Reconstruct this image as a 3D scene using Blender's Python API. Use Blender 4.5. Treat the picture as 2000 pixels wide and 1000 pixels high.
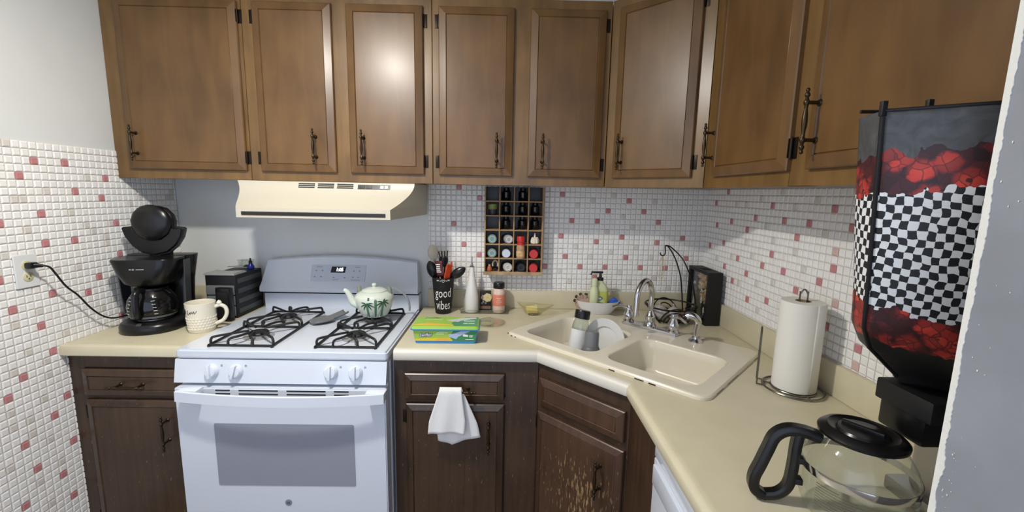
import bpy, bmesh, math, random
from mathutils import Vector, Matrix
for o in list(bpy.data.objects): bpy.data.objects.remove(o)
S = bpy.context.scene; C = S.collection
random.seed(7); PI = math.pi
# ------------------------------------------------------------------ camera, world, light, exposure
cam = bpy.data.cameras.new('camera'); camo = bpy.data.objects.new('camera', cam); C.objects.link(camo)
cam.sensor_width = 36; cam.lens = 830.05 / 2000 * 36; cam.clip_start = .02
rt, up, fw = (.99973, -.01197, .02), (-.018, .14815, .9888), (.0148, .98889, -.14789)
CAM = Vector((1.63805, -2.1419, 1.50255))
camo.matrix_world = Matrix(((rt[0], up[0], -fw[0], CAM.x), (rt[1], up[1], -fw[1], CAM.y), (rt[2], up[2], -fw[2], CAM.z), (0, 0, 0, 1)))
S.camera = camo
w = bpy.data.worlds.new('world'); S.world = w; w.use_nodes = True
w.node_tree.nodes['Background'].inputs[0].default_value = (.70, .79, 1.0, 1)
w.node_tree.nodes['Background'].inputs[1].default_value = 1.75
def lamp(name, loc, power, col, rad):
    l = bpy.data.lights.new(name, 'POINT'); l.energy = power; l.color = col; l.shadow_soft_size = rad
    o = bpy.data.objects.new(name, l); o.location = loc; C.objects.link(o)
lamp('ceiling_bulb', (.948, -1.225, 2.245), 15, (1.0, .955, .88), .045)
al = bpy.data.lights.new('ceiling_diffuser', 'AREA'); al.shape = 'DISK'; al.size = .10; al.energy = 20; al.color = (1.0, .955, .88)
alo = bpy.data.objects.new('ceiling_diffuser', al); alo.location = (.948, -1.225, 2.245); C.objects.link(alo)   # dome ceiling lamp: shines mostly downward
S.view_settings.view_transform = 'Standard'; S.view_settings.look = 'None'
S.view_settings.exposure = -0.05; S.view_settings.gamma = 1.0; S.view_settings.use_curve_mapping = False

# ------------------------------------------------------------------ helpers
def lin(c):
    return tuple(((x / 255) / 12.92 if x / 255 <= .04045 else ((x / 255 + .055) / 1.055) ** 2.4) for x in c)
MATS = {}
def mat(name, col, rough=.5, metal=0, spec=.5, coat=0, trans=0, emit=None, es=0, ior=1.45, bump=0, bscale=60, var=0, vscale=8, alpha=1):
    if name in MATS: return MATS[name]
    m = bpy.data.materials.new(name); m.use_nodes = True; nt = m.node_tree; b = nt.nodes['Principled BSDF']
    c = lin(col); b.inputs['Base Color'].default_value = (*c, 1)
    b.inputs['Roughness'].default_value = rough; b.inputs['Metallic'].default_value = metal
    b.inputs['Specular IOR Level'].default_value = spec; b.inputs['Coat Weight'].default_value = coat
    b.inputs['Transmission Weight'].default_value = trans; b.inputs['IOR'].default_value = ior
    b.inputs['Alpha'].default_value = alpha
    if emit: b.inputs['Emission Color'].default_value = (*lin(emit), 1); b.inputs['Emission Strength'].default_value = es
    if bump or var:
        tc = nt.nodes.new('ShaderNodeTexCoord')
    if bump:
        n = nt.nodes.new('ShaderNodeTexNoise'); n.inputs['Scale'].default_value = bscale; n.inputs['Detail'].default_value = 4
        bp = nt.nodes.new('ShaderNodeBump'); bp.inputs['Strength'].default_value = bump; bp.inputs['Distance'].default_value = .002
        nt.links.new(tc.outputs['Object'], n.inputs['Vector']); nt.links.new(n.outputs['Fac'], bp.inputs['Height']); nt.links.new(bp.outputs['Normal'], b.inputs['Normal'])
    if var:
        n = nt.nodes.new('ShaderNodeTexNoise'); n.inputs['Scale'].default_value = vscale; n.inputs['Detail'].default_value = 5
        r = nt.nodes.new('ShaderNodeMapRange'); r.inputs[1].default_value = .3; r.inputs[2].default_value = .7
        mx = nt.nodes.new('ShaderNodeMix'); mx.data_type = 'RGBA'
        mx.inputs[6].default_value = (*[x * (1 - var) for x in c], 1); mx.inputs[7].default_value = (*[min(1, x * (1 + var)) for x in c], 1)
        nt.links.new(tc.outputs['Object'], n.inputs['Vector']); nt.links.new(n.outputs['Fac'], r.inputs[0]); nt.links.new(r.outputs[0], mx.inputs[0]); nt.links.new(mx.outputs[2], b.inputs['Base Color'])
    MATS[name] = m; return m
def wood(name, dark, light, rough=.32, grain=(28, 28, 1.6), wear=0, wearcol=(176, 140, 96), wearc=(0, 0, 0), wearr=.16):
    m = bpy.data.materials.new(name); m.use_nodes = True; nt = m.node_tree; b = nt.nodes['Principled BSDF']; N = nt.nodes.new; L = nt.links.new
    tc = N('ShaderNodeTexCoord'); mp = N('ShaderNodeMapping'); mp.inputs['Scale'].default_value = grain
    n1 = N('ShaderNodeTexNoise'); n1.inputs['Scale'].default_value = 1.6; n1.inputs['Detail'].default_value = 6; n1.inputs['Distortion'].default_value = .6
    n2 = N('ShaderNodeTexNoise'); n2.inputs['Scale'].default_value = 5; n2.inputs['Detail'].default_value = 3
    L(tc.outputs['Object'], mp.inputs[0]); L(mp.outputs[0], n1.inputs['Vector']); L(tc.outputs['Object'], n2.inputs['Vector'])
    ad = N('ShaderNodeMath'); ad.operation = 'ADD'; L(n1.outputs['Fac'], ad.inputs[0]); L(n2.outputs['Fac'], ad.inputs[1])
    r = N('ShaderNodeMapRange'); r.inputs[1].default_value = .75; r.inputs[2].default_value = 1.25; L(ad.outputs[0], r.inputs[0])
    mx = N('ShaderNodeMix'); mx.data_type = 'RGBA'; mx.inputs[6].default_value = (*lin(dark), 1); mx.inputs[7].default_value = (*lin(light), 1)
    L(r.outputs[0], mx.inputs[0]); out = mx.outputs[2]
    b.inputs['Roughness'].default_value = rough; b.inputs['Coat Weight'].default_value = .15; b.inputs['Coat Roughness'].default_value = .25
    if wear:
        mp2 = N('ShaderNodeMapping'); mp2.inputs['Scale'].default_value = (190, 190, 34); L(tc.outputs['Object'], mp2.inputs[0])
        n3 = N('ShaderNodeTexNoise'); n3.inputs['Scale'].default_value = 1; n3.inputs['Detail'].default_value = 4; L(mp2.outputs[0], n3.inputs['Vector'])
        di = N('ShaderNodeVectorMath'); di.operation = 'DISTANCE'; di.inputs[1].default_value = wearc; L(tc.outputs['Object'], di.inputs[0])
        fl = N('ShaderNodeMapRange'); fl.inputs[1].default_value = 0; fl.inputs[2].default_value = wearr; fl.inputs[3].default_value = wear; fl.inputs[4].default_value = 0; L(di.outputs['Value'], fl.inputs[0])
        s = N('ShaderNodeMath'); s.operation = 'ADD'; L(n3.outputs['Fac'], s.inputs[0]); L(fl.outputs[0], s.inputs[1])
        st = N('ShaderNodeMapRange'); st.inputs[1].default_value = .70; st.inputs[2].default_value = .80; L(s.outputs[0], st.inputs[0])
        m2 = N('ShaderNodeMix'); m2.data_type = 'RGBA'; m2.inputs[7].default_value = (*lin(wearcol), 1); L(st.outputs[0], m2.inputs[0]); L(out, m2.inputs[6]); out = m2.outputs[2]
    L(out, b.inputs['Base Color']); MATS[name] = m; return m
def thin_glass(name, tint, rough=.03):
    m = bpy.data.materials.new(name); m.use_nodes = True; nt = m.node_tree; nt.nodes.clear(); N = nt.nodes.new; L = nt.links.new
    tr = N('ShaderNodeBsdfTransparent'); tr.inputs[0].default_value = (*lin(tint), 1); gl = N('ShaderNodeBsdfGlossy'); gl.inputs['Roughness'].default_value = rough
    lw = N('ShaderNodeLayerWeight'); lw.inputs[0].default_value = .5; pw = N('ShaderNodeMath'); pw.operation = 'POWER'; pw.inputs[1].default_value = 4; L(lw.outputs['Facing'], pw.inputs[0]); fr = N('ShaderNodeMapRange'); fr.inputs[3].default_value = .045; fr.inputs[4].default_value = .9; L(pw.outputs[0], fr.inputs[0]); mx = N('ShaderNodeMixShader'); out = N('ShaderNodeOutputMaterial')
    L(fr.outputs[0], mx.inputs[0]); L(tr.outputs[0], mx.inputs[1]); L(gl.outputs[0], mx.inputs[2]); L(mx.outputs[0], out.inputs[0]); MATS[name] = m; return m
class MB:
    def __init__(s): s.bm = bmesh.new(); s.uv = None
    def box(s, x0, x1, y0, y1, z0, z1, bev=0, seg=2, M=None):
        t = bmesh.new(); bmesh.ops.create_cube(t, size=1)
        for v in t.verts: v.co = Vector(((x0 + x1) / 2 + v.co.x * (x1 - x0), (y0 + y1) / 2 + v.co.y * (y1 - y0), (z0 + z1) / 2 + v.co.z * (z1 - z0)))
        if bev: bmesh.ops.bevel(t, geom=t.edges[:], offset=bev, segments=seg, affect='EDGES', profile=.6)
        return s.merge(t, M)
    def merge(s, t, M=None):
        mp = {}
        for v in t.verts: mp[v] = s.bm.verts.new(M @ v.co if M else v.co)
        for f in t.faces:
            try: s.bm.faces.new([mp[v] for v in f.verts])
            except ValueError: pass
        t.free(); return s
    def rings(s, R, closed=True, cap0=True, cap1=True):
        V = [[s.bm.verts.new(p) for p in r] for r in R]; n = len(V[0])
        for a, b in zip(V, V[1:]):
            for i in range(n if closed else n - 1):
                j = (i + 1) % n
                s.bm.faces.new((a[i], a[j], b[j], b[i]))
        if closed and cap0: s.bm.faces.new(V[0][::-1])
        if closed and cap1: s.bm.faces.new(V[-1])
        return s
    def lathe(s, prof, c=(0, 0, 0), n=32, M=None, sx=1, sy=1):
        ring_only = prof[0][0] > .5 * max(p[0] for p in prof) and prof[-1][0] > .5 * max(p[0] for p in prof) and (prof[0][0] > 0 and abs(prof[-1][1] - prof[0][1]) < .08) and len(prof) in (4, 5, 8) or prof[0] == prof[-1]
        R = []
        for r, z in prof:
            r = max(r, 1e-5)
            ring = [Vector((c[0] + sx * r * math.cos(2 * PI * i / n), c[1] + sy * r * math.sin(2 * PI * i / n), c[2] + z)) for i in range(n)]
            R.append([M @ p for p in ring] if M else ring)
        if ring_only: R.append(R[0]); return s.rings(R, cap0=False, cap1=False)
        return s.rings(R)
    def cyl(s, p0, p1, r0, r1=None, n=20):
        p0, p1 = Vector(p0), Vector(p1); r1 = r0 if r1 is None else r1
        q = (p1 - p0).to_track_quat('Z', 'Y').to_matrix()
        return s.rings([[p + q @ Vector((r * math.cos(2 * PI * i / n), r * math.sin(2 * PI * i / n), 0)) for i in range(n)] for p, r in ((p0, r0), (p1, r1))])
    def tube(s, pts, r, n=8, closed=False, flat=1):
        pts = [Vector(p) for p in pts]; m = len(pts); R = []; up0 = None
        for i, p in enumerate(pts):
            a = pts[(i - 1) % m] if (closed or i) else p; b = pts[(i + 1) % m] if (closed or i < m - 1) else p
            d = (b - a).normalized()
            if up0 is None:
                up0 = d.orthogonal().normalized()
            up0 = (up0 - d * up0.dot(d)).normalized(); sd = d.cross(up0); rr = r[i] if isinstance(r, (list, tuple)) else r
            R.append([p + up0 * (rr * math.cos(2 * PI * k / n)) + sd * (rr * flat * math.sin(2 * PI * k / n)) for k in range(n)])
        if closed:
            V = [[s.bm.verts.new(q) for q in x] for x in R]
            for i in range(m):
                a, b = V[i], V[(i + 1) % m]
                for k in range(n): s.bm.faces.new((a[k], a[(k + 1) % n], b[(k + 1) % n], b[k]))
        else: s.rings(R)
        return s
    def prism(s, pts, z0, z1, bev=0, M=None, seg=2):
        t = bmesh.new(); V = [t.verts.new((x, y, z0)) for x, y in pts]; f = t.faces.new(V)
        r = bmesh.ops.extrude_face_region(t, geom=[f])
        for v in [g for g in r['geom'] if isinstance(g, bmesh.types.BMVert)]: v.co.z = z1
        bmesh.ops.recalc_face_normals(t, faces=t.faces[:])
        if bev: bmesh.ops.bevel(t, geom=[e for e in t.edges if abs(e.verts[0].co.z - e.verts[1].co.z) < 1e-6], offset=bev, segments=seg, affect='EDGES')
        return s.merge(t, M)
    def grid(s, fn, nu, nv, uvf=None):
        V = [[s.bm.verts.new(fn(i / nu, j / nv)) for j in range(nv + 1)] for i in range(nu + 1)]
        if uvf and not s.uv: s.uv = s.bm.loops.layers.uv.new('UVMap')
        for i in range(nu):
            for j in range(nv):
                f = s.bm.faces.new((V[i][j], V[i + 1][j], V[i + 1][j + 1], V[i][j + 1]))
                if uvf:
                    for l, (a, b) in zip(f.loops, ((i, j), (i + 1, j), (i + 1, j + 1), (i, j + 1))): l[s.uv].uv = uvf(a / nu, b / nv)
        return s
    def mesh(s, name, material, ang=38, recalc=True):
        if recalc: bmesh.ops.recalc_face_normals(s.bm, faces=s.bm.faces[:])
        me = bpy.data.meshes.new(name); s.bm.to_mesh(me); s.bm.free(); me.materials.append(material)
        for p in me.polygons: p.use_smooth = True
        me.set_sharp_from_angle(angle=math.radians(ang)); return me
    def build(s, name, material, parent=None, loc=None, rz=0, ang=38, recalc=True, solid=0):
        o = link(name, s.mesh(name, material, ang, recalc), parent)
        if loc: o.location = loc
        o.rotation_euler.z = rz
        if solid: md = o.modifiers.new('solid', 'SOLIDIFY'); md.thickness = solid; md.offset = 0
        return o
def link(name, me, parent=None):
    o = bpy.data.objects.new(name, me); C.objects.link(o)
    if parent: o.parent = parent
    return o
def tag(o, label, cat, group=None):
    o['label'] = label; o['category'] = cat
    if group: o['group'] = group
    return o
def thing(name, label, cat, loc=(0, 0, 0), rz=0, group=None):
    o = bpy.data.objects.new(name, None); C.objects.link(o); o.location = loc; o.rotation_euler = (0, 0, rz); o.empty_display_size = .05
    return tag(o, label, cat, group)
def struct(o): o['kind'] = 'structure'; return o
def sm(pts, k=6, closed=False):
    P = [Vector(p) for p in pts]; n = len(P); out = []
    for i in range(n if closed else n - 1):
        a, b, c, d = (P[(i - 1) % n], P[i], P[(i + 1) % n], P[(i + 2) % n]) if closed else (P[max(i - 1, 0)], P[i], P[i + 1], P[min(i + 2, n - 1)])
        for j in range(k):
            t = j / k; out.append(.5 * ((2 * b) + (c - a) * t + (2 * a - 5 * b + 4 * c - d) * t * t + (3 * b - a - 3 * c + d) * t ** 3))
    if not closed: out.append(P[-1])
    return out
def rrect(x0, x1, y0, y1, r, n=5):
    o = []
    for cx, cy, a in ((x1 - r, y1 - r, 0), (x0 + r, y1 - r, 90), (x0 + r, y0 + r, 180), (x1 - r, y0 + r, 270)):
        for i in range(n + 1):
            t = math.radians(a + 90 * i / n); o.append((cx + r * math.cos(t), cy + r * math.sin(t)))
    return o
def textmesh(name, txt, size, material, fn, parent=None, ext=.0004, xs=1, shear=0, off=0):
    cu = bpy.data.curves.new('txt', 'FONT'); cu.body = txt; cu.size = size; cu.align_x = 'CENTER'; cu.align_y = 'CENTER'; cu.extrude = ext; cu.resolution_u = 2; cu.shear = shear; cu.offset = off
    t = bpy.data.objects.new('txt', cu); C.objects.link(t); dg = bpy.context.evaluated_depsgraph_get(); dg.update()
    me = bpy.data.meshes.new_from_object(t.evaluated_get(dg)); bpy.data.objects.remove(t); me.name = name
    for v in me.vertices: v.co = fn(v.co.x * xs, v.co.y, v.co.z + ext)
    me.materials.clear(); me.materials.append(material)
    return link(name, me, parent)

# ------------------------------------------------------------------ materials
WU = wood('upper_wood', (86, 60, 30), (108, 78, 42), .38, grain=(11, 11, 2.2))
WF = wood('frame_wood', (96, 71, 38), (122, 92, 52), .34, grain=(16, 16, 2))
WL = wood('lower_wood', (52, 37, 26), (74, 54, 38), .36, wear=.015, wearc=(0, 0, .4), wearr=3)
WLW = wood('worn_wood', (56, 38, 27), (80, 56, 40), .36, wear=.21, wearc=(.21, -.02, .30), wearr=.24, wearcol=(152, 122, 86))
WDK = mat('cabinet_gap', (40, 27, 18), .7)
PAINT = mat('wall_paint', (218, 221, 220), .55, bump=.05, bscale=90, var=.02)
GREYP = mat('grey_paint', (138, 142, 149), .5, bump=.25, bscale=26, var=.10, vscale=7)
PLASTER = mat('plaster', (222, 222, 216), .8, bump=.6, bscale=120)
GROUT = mat('grout', (212, 209, 203), .85)
T_W = mat('tile_white', (240, 239, 237), .16, var=.008); T_W2 = mat('tile_offwhite', (237, 236, 233), .2, var=.008)
T_R = mat('tile_red', (192, 130, 132), .16, var=.08, vscale=70); T_G = mat('tile_grey', (216, 211, 204), .18, var=.03, vscale=70); T_P = mat('tile_pink', (208, 178, 172), .18)
LAM = mat('laminate', (207, 199, 172), .34, var=.035, vscale=14)
LAME = mat('laminate_edge', (216, 212, 200), .4)
SINKM = mat('sink_enamel', (222, 215, 196), .2, coat=.3)
WHITE = mat('white_enamel', (214, 221, 232), .2, coat=.4); WHITE2 = mat('white_plastic', (224, 226, 226), .35)
CREAM = mat('hood_cream', (194, 188, 172), .4)
BLACKP = mat('black_plastic', (16, 16, 17), .28); BLACKM = mat('black_matte', (18, 18, 19), .55); BLACKI = mat('black_iron', (30, 30, 31), .5)
DGREY = mat('dark_grey', (58, 60, 62), .4); GREY = mat('grey_plastic', (108, 110, 112), .45); LGREY = mat('light_grey', (150, 150, 150), .45)
CHROME = mat('chrome', (205, 205, 208), .12, 1); STEEL = mat('steel', (170, 170, 172), .3, 1); DSTEEL = mat('wire_steel', (130, 128, 122), .3, 1)
BRASS = mat('antique_brass', (70, 58, 42), .36, .9); HINGE = mat('hinge_bronze', (40, 32, 24), .4, .7)
GLASS = thin_glass('clear_glass', (244, 247, 245)); DGLASS = mat('dark_glass', (14, 14, 15), .06, spec=.6)
CERW = mat('white_ceramic', (222, 222, 220), .18, coat=.3); CERC = mat('cream_ceramic', (226, 220, 202), .3)
PAPER = mat('paper', (226, 225, 218), .9, bump=.15, bscale=160); CLOTH = mat('white_cloth', (228, 228, 226), .95, bump=.35, bscale=260)
RED = mat('red_plastic', (188, 44, 44), .4); ORANGE = mat('orange_silicone', (206, 72, 34), .45); BLUE = mat('blue_plastic', (42, 92, 196), .4)
WHITEPRINT = mat('white_print', (232, 232, 228), .6)
SPOONW = mat('spoon_wood', (196, 186, 166), .7, var=.08)
PINE = mat('rack_pine', (164, 134, 96), .7, var=.14, vscale=30)

# ------------------------------------------------------------------ room shell
XR, ZC = 2.651, 2.42
def slab(name, m, *b): return struct(MB().box(*b).build(name, m))
fl = slab('floor', mat('floor_vinyl', (128, 112, 92), .4, var=.12), -.1, 3.2, -3.6, .1, -.05, 0)
ce = slab('ceiling', mat('ceiling_paint', (226, 226, 222), .8), -.1, 3.2, -3.6, .1, ZC, ZC + .05)
wb = slab('wall_back', PAINT, -.1, XR + .1, 0, .1, 0, ZC)
wl = slab('wall_left', PAINT, -.1, 0, -2.9, 0, 0, ZC)
wr = slab('wall_right', PAINT, XR, XR + .1, -1.6, 0, 0, ZC)
XP, YP = 2.252, -1.60
wp = slab('wall_partition', GREYP, XP, XR + .1, -2.9, YP, 0, ZC)
# chipped plaster corner of the partition
m = MB(); zz = .6; L, Rr = [], []
while zz < 2.4:
    wdt = .0072 + .0008 * math.sin(zz * 23) + .0006 * math.sin(zz * 61) + random.uniform(-.0009, .0009) + (.002 * math.sin(zz * 90) if .95 < zz < 1.2 else 0)
    L.append(Vector((XP - .0012, YP + .0012, zz))); Rr.append(Vector((XP - .0012, YP - wdt, zz))); zz += random.uniform(.002, .005)
for i in range(len(L) - 1):
    v = [m.bm.verts.new(p) for p in (L[i], L[i + 1], Rr[i + 1], Rr[i])]; m.bm.faces.new(v)
    b_ = [m.bm.verts.new(p + Vector((.0012, 0, 0))) for p in (Rr[i], Rr[i + 1])]; m.bm.faces.new((v[3], v[2], b_[1], b_[0]))
    e_ = [m.bm.verts.new(Vector((XP + .012, YP + .0012, p.z))) for p in (L[i], L[i + 1])]; m.bm.faces.new((v[0], e_[0], e_[1], v[1]))
m.build('chipped_edge', PLASTER, wp)
m = MB()
for k in range(46):
    y, z, r = YP - random.uniform(.012, .05), random.uniform(.95, 1.75), random.uniform(.0003, .0011)
    if random.random() < .5: z = random.uniform(1.0, 1.2); y = YP - random.uniform(.012, .026)
    m.bm.faces.new([m.bm.verts.new((XP - .0008, y + r * random.uniform(.6, 1.2) * math.cos(a * PI / 4), z + r * 1.6 * random.uniform(.6, 1.2) * math.sin(a * PI / 4))) for a in range(8)])
o = m.build('paint_chips', PLASTER, wp); o['kind'] = 'stuff'

# ---- mosaic tiles
LR = [(-7, -26), (-7, -11), (-6, -18), (-6, 4), (-5, -22), (-5, -9), (-5, 0), (-5, 11), (-2, -25), (-2, -16), (-2, -3), (-2, 17), (-1, -29), (-1, -7), (0, -21), (0, -14), (0, 1), (0, 8), (0, 12), (0, 19), (4, 8), (4, 19), (5, 0), (5, 15), (7, 2), (9, 14), (10, -5), (10, 17), (11, 5), (11, 10)]
LG = [(-8, -20), (-7, -13), (-5, -24), (-5, -15), (-5, -2), (-5, 7), (-4, -28), (-4, -6), (-3, -19), (-3, 14), (-2, -23), (-2, -10), (-2, -1), (-2, 10), (1, -5), (1, 4), (1, 15), (4, 4), (4, 12), (6, 10), (7, -3), (7, 9), (7, 17), (9, -2), (14, 13), (23, 15)]
BR = [(-22, 10), (-21, 17), (-20, 6), (-17, 4), (-17, 15), (-4, 2), (-1, 8), (-1, 16), (0, 4), (1, 11), (3, 2), (6, 0), (6, 7), (6, 11), (8, 2), (8, 13), (11, 8), (12, 4), (12, 15), (15, 2), (15, 13), (18, 7), (18, 11), (20, 2), (23, 8), (24, 4)]
BG = [(-19, 9), (-19, 13), (-1, 1), (1, -1), (2, 6), (2, 14), (5, 4), (5, 15), (8, 9), (9, 5), (9, 16), (11, 1), (11, 12), (13, -1), (13, 10), (14, 6), (17, 4), (17, 15), (18, 0), (21, -2)]
RR = [(-18, 0), (-15, 13), (-13, 1), (-13, 8), (-12, 15), (-11, 6), (-8, 13), (-7, 4), (-6, 11), (-4, 6), (-3, 13), (-1, 1), (-1, 8), (0, 15), (1, 6), (4, 0), (4, 13), (5, 4), (6, 11), (8, 6), (9, 2), (11, 12), (12, 4), (13, 8), (13, 17), (16, 11), (17, 15), (18, 7)]
RG = [(-11, 12), (-9, 16), (-8, 7), (-6, 9), (-5, 2), (-5, 15), (-2, 4), (-2, 17), (-1, 10), (1, -1), (1, 12), (2, 3), (3, 16), (4, 7), (6, 9), (7, 2), (7, 15), (10, 6), (10, 15), (15, 5)]
RP = [(-18, -2), (-14, 4), (-13, 10)]
TM = [T_W, T_W2, T_R, T_G, T_P]
def tile_verts(a, b, th=.0045, e=.0035):
    p = [(-a, 0, -b), (a, 0, -b), (a, 0, b), (-a, 0, b)]
    q = [(-a, -th * .45, -b), (a, -th * .45, -b), (a, -th * .45, b), (-a, -th * .45, b)]
    t = [(-a + e, -th, -b + e), (a - e, -th, -b + e), (a - e, -th, b - e), (-a + e, -th, b - e)]
    f = [(8, 9, 10, 11)] + [(i, (i + 1) % 4, 4 + (i + 1) % 4, 4 + i) for i in range(4)] + [(4 + i, 4 + (i + 1) % 4, 8 + (i + 1) % 4, 8 + i) for i in range(4)]
    return p + q + t, f
TH = {}
def tile_mesh(a, b, mi):
    k = (round(a, 4), round(b, 4), mi)
    if k not in TH:
        V, F = tile_verts(a, b); me = bpy.data.meshes.new('tile'); me.from_pydata(V, [], F); me.materials.append(TM[mi]); TH[k] = me
    return TH[k]
def project(P):
    d = P - CAM; z = d.dot(Vector(fw))
    return (1000 + 830.05 * d.dot(Vector(rt)) / z, 500 - 830.05 * d.dot(Vector(up)) / z, z) if z > .05 else (-1e4, 0, 0)
def tiles(wall, cols, zr, to_world, rz, special, seed, extra=.03):
    """cols: (index, lo, hi) along the wall; local frame: x along wall, -y out of the wall, z up"""
    rnd = random.Random(seed); items = []
    for ci, lo, hi in cols:
        for k in range(zr[0], zr[1] + 1):
            z = 1.081 + .0261 * k; mi = 0 if rnd.random() < .6 else 1
            for s, key in special:
                if (ci, k) in s: mi = key
            if mi < 2 and rnd.random() < extra * (0 if seed != 1 else .5): mi = 3
            P = to_world((lo + hi) / 2, z); u, v, d = project(P)
            vis = -10 < u < 2010 and -10 < v < 1010
            items.append((d if vis else 1e3 + d, (lo + hi) / 2, (hi - lo) / 2 - .0011, z, mi))
    items.sort(key=lambda t: t[0])
    V, F, MI = [], [], []
    R = Matrix.Rotation(rz, 3, 'Z')
    for n, (d, c, a, z, mi) in enumerate(items):
        jx, jz, jd = rnd.uniform(-.012, .012), rnd.uniform(-.012, .012), rnd.uniform(0, .0004)
        P = to_world(c, z); out = R @ Vector((0, -1, 0))
        if n < 300 and d < 1e3:
            o = link('tile', tile_mesh(a, .01195, mi), wall); o.location = P + out * (.0015 + jd); o.rotation_euler = (jx, jz * .6, rz + jz)
        else:
            tv, tf = tile_verts(a, .01195); b = len(V); J = Matrix.Rotation(jz, 3, 'Z') @ Matrix.Rotation(jx, 3, 'X')
            V += [P + out * (.0015 + jd) + R @ (J @ Vector(p)) for p in tv]; F += [tuple(i + b for i in f) for f in tf]; MI += [mi] * len(tf)
    me = bpy.data.meshes.new('tiles'); me.from_pydata(V, [], F)
    for t in TM: me.materials.append(t)
    me.polygons.foreach_set('material_index', MI)
    o = link('mosaic_field', me, wall); o['kind'] = 'stuff'
# left wall (X=0, outward +X => rz=+90: local x -> +Y)
MB().box(0, .0016, -2.9, 0, 0, 1.6425).build('grout_bed', GROUT, wl)
cols = [(k, -.622 + .0258 * k - .0129, -.622 + .0258 * k + .0129) for k in range(-88, 24)] + [(24, -.0157, -.001)]
tiles(wl, cols, (-40, 21), lambda c, z: Vector((0, c, z)), PI / 2, [(set(LR), 2), (set(LG), 3)], 1)
# back wall right of the range
MB().box(1.246, XR, -.0016, 0, .95, 1.56).build('grout_bed', GROUT, wb)
cols = [(-27, 1.247, 1.2587)] + [(k, 1.942 + .0258 * k - .0129, 1.942 + .0258 * k + .0129) for k in range(-26, 28)]
tiles(wb, cols, (-3, 18), lambda c, z: Vector((c, 0, z)), 0, [(set(BR), 2), (set(BG), 3)], 2)
# right wall (outward -X: rz=-90, local x -> -Y)
MB().box(XR - .0016, XR, -1.6, 0, .95, 1.56).build('grout_bed', GROUT, wr)
cols = [(k, -.531 + .0257 * k - .01285, -.531 + .0257 * k + .01285) for k in range(-41, 21)]
tiles(wr, cols, (-3, 18), lambda c, z: Vector((XR, c, z)), -PI / 2, [(set(RR), 2), (set(RG), 3), (set(RP), 4)], 3)

# ------------------------------------------------------------------ cabinets
def pull_mesh():
    m = MB(); pr = [(.0005, -.072), (.0035, -.070), (.0045, -.067), (.0028, -.063), (.005, -.059), (.0058, -.055), (.003, -.051), (.0045, -.046), (.0065, -.043), (.0065, -.038), (.004, -.034), (.0038, -.026), (.0058, -.01), (.0062, 0)]
    pr = pr + [(r, -z) for r, z in pr[-2::-1]]; m.lathe(pr, (0, -.030, 0), 12)
    for z in (-.0405, .0405):
        m.cyl((0, 0, z), (0, -.030, z), .0042, n=10); m.cyl((0, 0, z), (0, -.004, z), .008, .006, n=12)
    return m.mesh('handle', BRASS, 50)
PULL = pull_mesh()
def hinge_mesh():
    m = MB(); m.box(-.016, .0, -.0025, 0, -.026, .026, .001); m.cyl((0, -.006, -.024), (0, -.006, .024), .0045, n=10); m.cyl((0, -.006, -.028), (0, -.006, .028), .002, n=8)
    m.box(0, .010, -.0135, -.006, -.024, .024, .001)
    return m.mesh('hinge', HINGE)
HING = hinge_mesh()
def panel_front(parent, name, x, z, w, h, y, wm, handle=None, hinge=None, inset=.030, hz=None, horiz=False):
    """overlay door or drawer front at local (x, y, z); faces -y"""
    m = MB(); R = []
    for ins, yy in ((0, 0), (0, -.011), (.003, -.014), (inset, -.0205), (inset + .0025, -.0165)):
        R.append([Vector(p) for p in ((ins, yy, ins), (w - ins, yy, ins), (w - ins, yy, h - ins), (ins, yy, h - ins))])
    m.rings(R, cap0=True, cap1=False)
    d = m.build(name, wm, parent, (x, y, z), ang=8)
    i = inset + .0025; MB().box(i, w - i, -.0185, -.012, i, h - i, .0015, 1).build('panel', wm, d)
    if handle:
        o = link('handle', PULL, d); o.location = (handle[0] - x, -.0185, handle[1] - z)
        if horiz: o.rotation_euler = (0, PI / 2, 0)
    if hinge:
        for zz in (hz or (.055, h - .055)):
            o = link('hinge', HING, d); o.location = (0 if hinge < 0 else w, -.006 + .006, zz)
            if hinge > 0: o.rotation_euler = (0, PI, 0)
    return d
ZB, ZT = 1.5315, 2.2705
def upper(label, loc, rz, w, doors, stiles, dep=.305, shape=None):
    t = thing('wall_cabinet', label, 'cabinet', loc, rz, 'brown wooden wall cabinets')
    if shape: m = MB(); m.prism(shape, ZB + .004, ZT); m.build('body', WF, t)
    else: MB().box(.001, w - .001, -dep + .018, -.001, ZB + .004, ZT).build('body', WF, t)
    m = MB(); y1, y0 = (-dep + .018, -dep) if not shape else (.018, 0)
    for a, b in stiles: m.box(a, b, y0, y1, ZB, ZT, .0012, 1)
    for a, b in ((ZB, ZB + .05), (ZT - .055, ZT)): m.box(.002, w - .002, y0 + .0004, y1, a, b, .0008, 1)
    m.build('face_frame', WF, t)
    for x0, x1, hx, hg in doors:
        panel_front(t, 'door', x0, 1.5695, x1 - x0, 2.232 - 1.5695, y0, WU, (hx, 1.672), hg)
    return t
upper('single-door brown wall cabinet at the far left beside the white wall', (0, 0, 0), 0, .5617, [(.065, .549, .11, 1)], [(.001, .085), (.53, .561)])
upper('two-door brown wall cabinet above the cream range hood', (.5617, 0, 0), 0, .762, [(.048, .362, .282, -1), (.420, .727, .479, 1)], [(.001, .06), (.345, .44), (.71, .761)])
upper('two-door brown wall cabinet above the spice rack', (1.3237, 0, 0), 0, .730, [(.028, .335, .269, -1), (.399, .706, .459, 1)], [(.001, .05), (.32, .415), (.69, .729)])
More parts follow.
